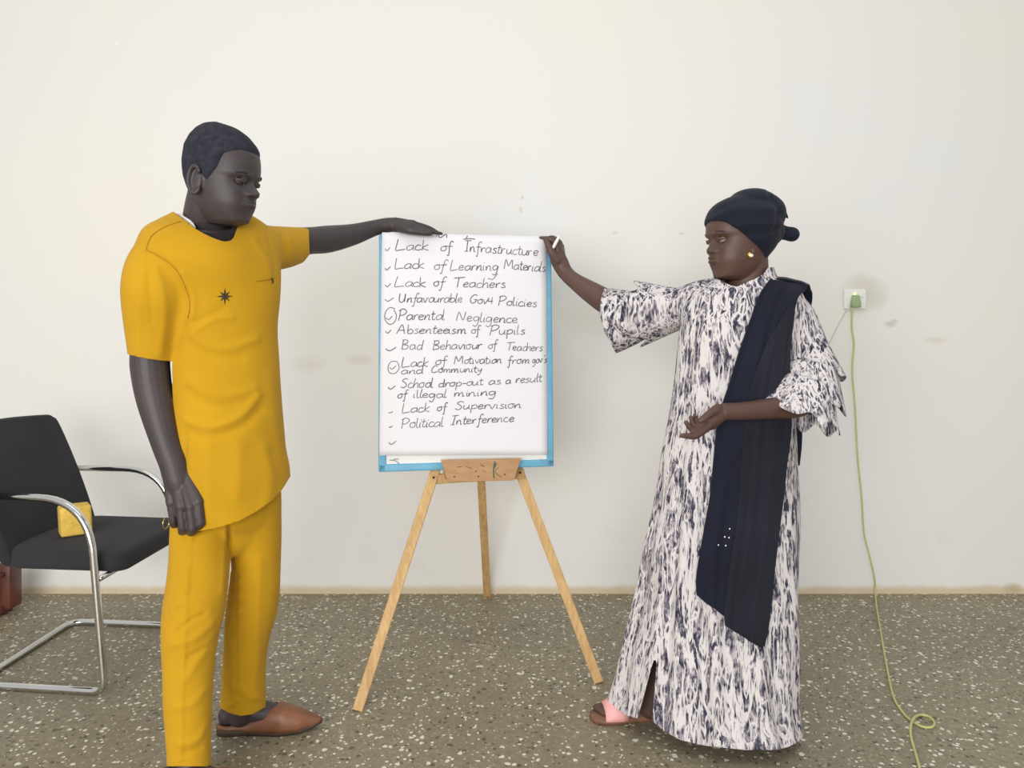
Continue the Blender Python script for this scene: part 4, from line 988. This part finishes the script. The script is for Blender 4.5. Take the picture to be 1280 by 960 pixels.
dress = put('dress', V, T, M_dress, woman); md = dress.modifiers.new('thickness', 'SOLIDIFY'); md.thickness = .004; md.offset = -1
db = caster(V, T)
# flounces of the bent arm's sleeve: flared cloth rings
def flounce(c0, c1, r0, r1, axis_up, waves, amp, k=96, n=14, seed=1, sq=(1, 1)):
    c0, c1 = np.array(c0), np.array(c1); ax = c1-c0; L = np.linalg.norm(ax); ax /= L
    u = np.array(axis_up, float); u -= ax*np.dot(u, ax); u /= np.linalg.norm(u); w = np.cross(ax, u); R = []
    r = np.random.default_rng(seed); ph = r.uniform(0, 6.28, 3)
    for i in range(n):
        t = i/(n-1); ring = []
        for a in np.linspace(0, 2*math.pi, k, endpoint=False):
            wv_ = math.sin(a*waves+ph[0])+.5*math.sin(a*(waves+3)+ph[1])
            rr = r0+(r1-r0)*t**1.2+amp*t*wv_
            ring.append(c0+ax*(L*t*(1+.10*wv_*t))+rr*(sq[0]*math.cos(a)*w+sq[1]*math.sin(a)*u))
        R.append(ring)
    return rings_mesh(R, cap=False)
for i, (a, b, r0, r1, sq) in enumerate((((1015, 458, 2.17), (1007, 503, 2.15), 30, 45, (1, .9)), ((1011, 478, 2.13), (996, 523, 2.115), 30, 51, (1, .85)))):
    v, f = flounce(P(*a), P(*b), r0*a[2]/F, r1*b[2]/F, (0, -1, .3), 7+i, .007, seed=4+i, sq=sq)
    o = put('flounce', v, f, M_dress, dress); md = o.modifiers.new('thickness', 'SOLIDIFY'); md.thickness = .003; md.offset = 0
v, f = flounce(P(856, 385, 2.35), P(804, 391, 2.44), 24*2.35/F, 39*2.44/F, (0, -1, .3), 6, .006, seed=9)
o = put('flounce', v, f, M_dress, dress); md = o.modifiers.new('thickness', 'SOLIDIFY'); md.thickness = .003; md.offset = 0
# shawl: over the far shoulder and down the front, draped on the dress
def drape(rows, nu, off, rip, seed, mat, name, parent, thick=.004, bvhs=(db,)):
    rows = np.array(rows, float); sp_ = spline(rows, 90); V = []; grid = []
    for j, (y, l, r, dy) in enumerate(sp_):
        ln = []
        for i in range(nu+1):
            u = i/nu; x = l+(r-l)*u; yy = y+dy*u
            h, _ = hit(bvhs[0], x, yy)
            ln.append(h[1] if h is not None else np.nan)
        grid.append(ln)
    D = np.array(grid)
    col_ok = np.nanmean(D, axis=1); 
    for j in range(len(D)):
        m = np.isnan(D[j])
        if m.all(): D[j] = col_ok[j-1] if j else 2.2
        elif m.any(): D[j][m] = np.interp(np.where(m)[0], np.where(~m)[0], D[j][~m])
    for _ in range(14):
        Dp = np.pad(D, 1, mode='edge'); D = np.minimum(D, (Dp[:-2, 1:-1]+Dp[2:, 1:-1]+Dp[1:-1, :-2]+Dp[1:-1, 2:])/4)
    for _ in range(6):
        Dp = np.pad(D, 1, mode='edge'); D = (Dp[:-2, 1:-1]+Dp[2:, 1:-1]+Dp[1:-1, :-2]+Dp[1:-1, 2:])/4
    for j, (y, l, r, dy) in enumerate(sp_):
        for i in range(nu+1):
            u = i/nu
            d = D[j, i]-off-rip*(.5+.5*math.sin(u*17+seed+1.2*math.sin(j*.06)))-rip*.6*(.5+.5*math.sin(u*31+seed*2))
            V.append(P(l+(r-l)*u, y+dy*u, d))
    f = [(j*(nu+1)+i, (j+1)*(nu+1)+i, (j+1)*(nu+1)+i+1, j*(nu+1)+i+1) for j in range(len(sp_)-1) for i in range(nu)]
    o = put(name, V, f, mat, parent); md = o.modifiers.new('thickness', 'SOLIDIFY'); md.thickness = thick; md.offset = 1
    return o, V, f
rowsA = [(349, 962, 1010, 8), (356, 957, 1006, 8), (370, 948, 998, 2), (395, 939, 992, 0), (420, 930, 988, 0), (450, 920, 986, 0), (480, 911, 987, 0), (510, 901, 988, 0), (540, 895, 988, 0), (580, 891, 983, 0), (620, 887, 979, 0), (660, 880, 974, 0), (700, 873, 969, 3), (722, 870, 966, 14), (737, 870, 961, 40), (744, 871, 955, 64)]
shawl, SV, SF = drape(rowsA, 60, .010, .006, 1.0, M_navy, 'shawl', woman)
sb = caster(np.array(SV), SF)
rowsB = [(385, 985, 993, 0), (400, 976, 992, 0), (430, 958, 988, 0), (470, 943, 987, 0), (500, 936, 988.5, 0), (540, 930, 988.5, 0), (580, 927, 983.5, 0), (620, 924, 979.5, 0), (660, 920, 974.5, 0), (700, 913, 969.5, 0), (740, 908, 964.5, 0), (765, 905, 960.5, 8), (782, 906, 953, 29)]
drape(rowsB, 40, .006, .004, 2.2, M_navy2, 'shawl_fold', shawl, bvhs=(sb,))
# over the shoulder and down the back
bk_pts = [[P(962, 349, 2.19), P(1008, 356, 2.19)], [P(966, 346, 2.24), P(1012, 356, 2.24)], [P(968, 347, 2.29), P(1014, 362, 2.29)], [P(965, 356, 2.345), P(1016, 374, 2.33)], [P(955, 420, 2.38), P(1008, 420, 2.37)], [P(950, 500, 2.39), P(1003, 500, 2.38)], [P(955, 560, 2.39), P(1003, 550, 2.38)], [P(955, 590, 2.39), P(1000, 582, 2.38)]]
Lc = spline(np.array([a for a, b in bk_pts]), 50); Rc = spline(np.array([b for a, b in bk_pts]), 50); V = []
for a, b in zip(Lc, Rc):
    for u in np.linspace(0, 1, 17): V.append(a+(b-a)*u+np.array([0, 0, .006*math.sin(u*3.14)])+np.array([0, .004*math.sin(u*14), 0]))
f = [(j*17+i, (j+1)*17+i, (j+1)*17+i+1, j*17+i+1) for j in range(49) for i in range(16)]
o = put('shawl_back', V, f, M_navy, shawl); md = o.modifiers.new('thickness', 'SOLIDIFY'); md.thickness = .004; md.offset = 0
for x, y in ((897, 681), (908, 682), (906, 671), (913, 661), (912, 672), (968, 625)):
    put('sequin', *ellip(hit(sb, x, y, .003)[0], (.0028, .002, .0028), k=8, m=6), M_white, shawl)
# sandal
R = []
for t, hw in ((-.06, .012), (-.03, .024), (.1, .033), (.3, .034), (.5, .036), (.7, .043), (.88, .042), (1.0, .030), (1.05, .014)):
    z1 = .020 if t < .5 else .017
    R.append([fp(t, hw*x, z) for x, z in ((-1, 0), (1, 0), (1.02, z1), (-1.02, z1))])
v, f = rings_mesh(R); san = put('sandal', v, fix_normals(v, f), M_sandal, woman)
R = []
for t, s_ in ((.54, .98), (.64, 1.03), (.76, 1.03), (.87, .97)):
    R.append([fp(t, .044*s_*math.cos(a), .012+(.062-.10*(t-.6))*s_*math.sin(a)**.8 if math.sin(a) > 0 else .012) for a in np.linspace(0, math.pi, 20)])
v = np.array([p for r in R for p in r]); f = [(i*20+j, i*20+j+1, (i+1)*20+j+1, (i+1)*20+j) for i in range(3) for j in range(19)]
o = put('strap', v, f, M_pink, san); md = o.modifiers.new('thickness', 'SOLIDIFY'); md.thickness = .003; md.offset = 0
# white marker pen held against the board
pen = put('marker_pen', *tube([P(691.5, 309.5, 2.602), P(695, 303, 2.604), P(698.5, 296.5, 2.606)], [.0055, .0058, .0050], k=14, n=12), M_white, origin=P(691.5, 309.5, 2.602))
tag(pen, 'small white marker pen held in the raised hand at the board corner', 'pen')

for o in bpy.data.objects:
    if '_o' in o: del o['_o']
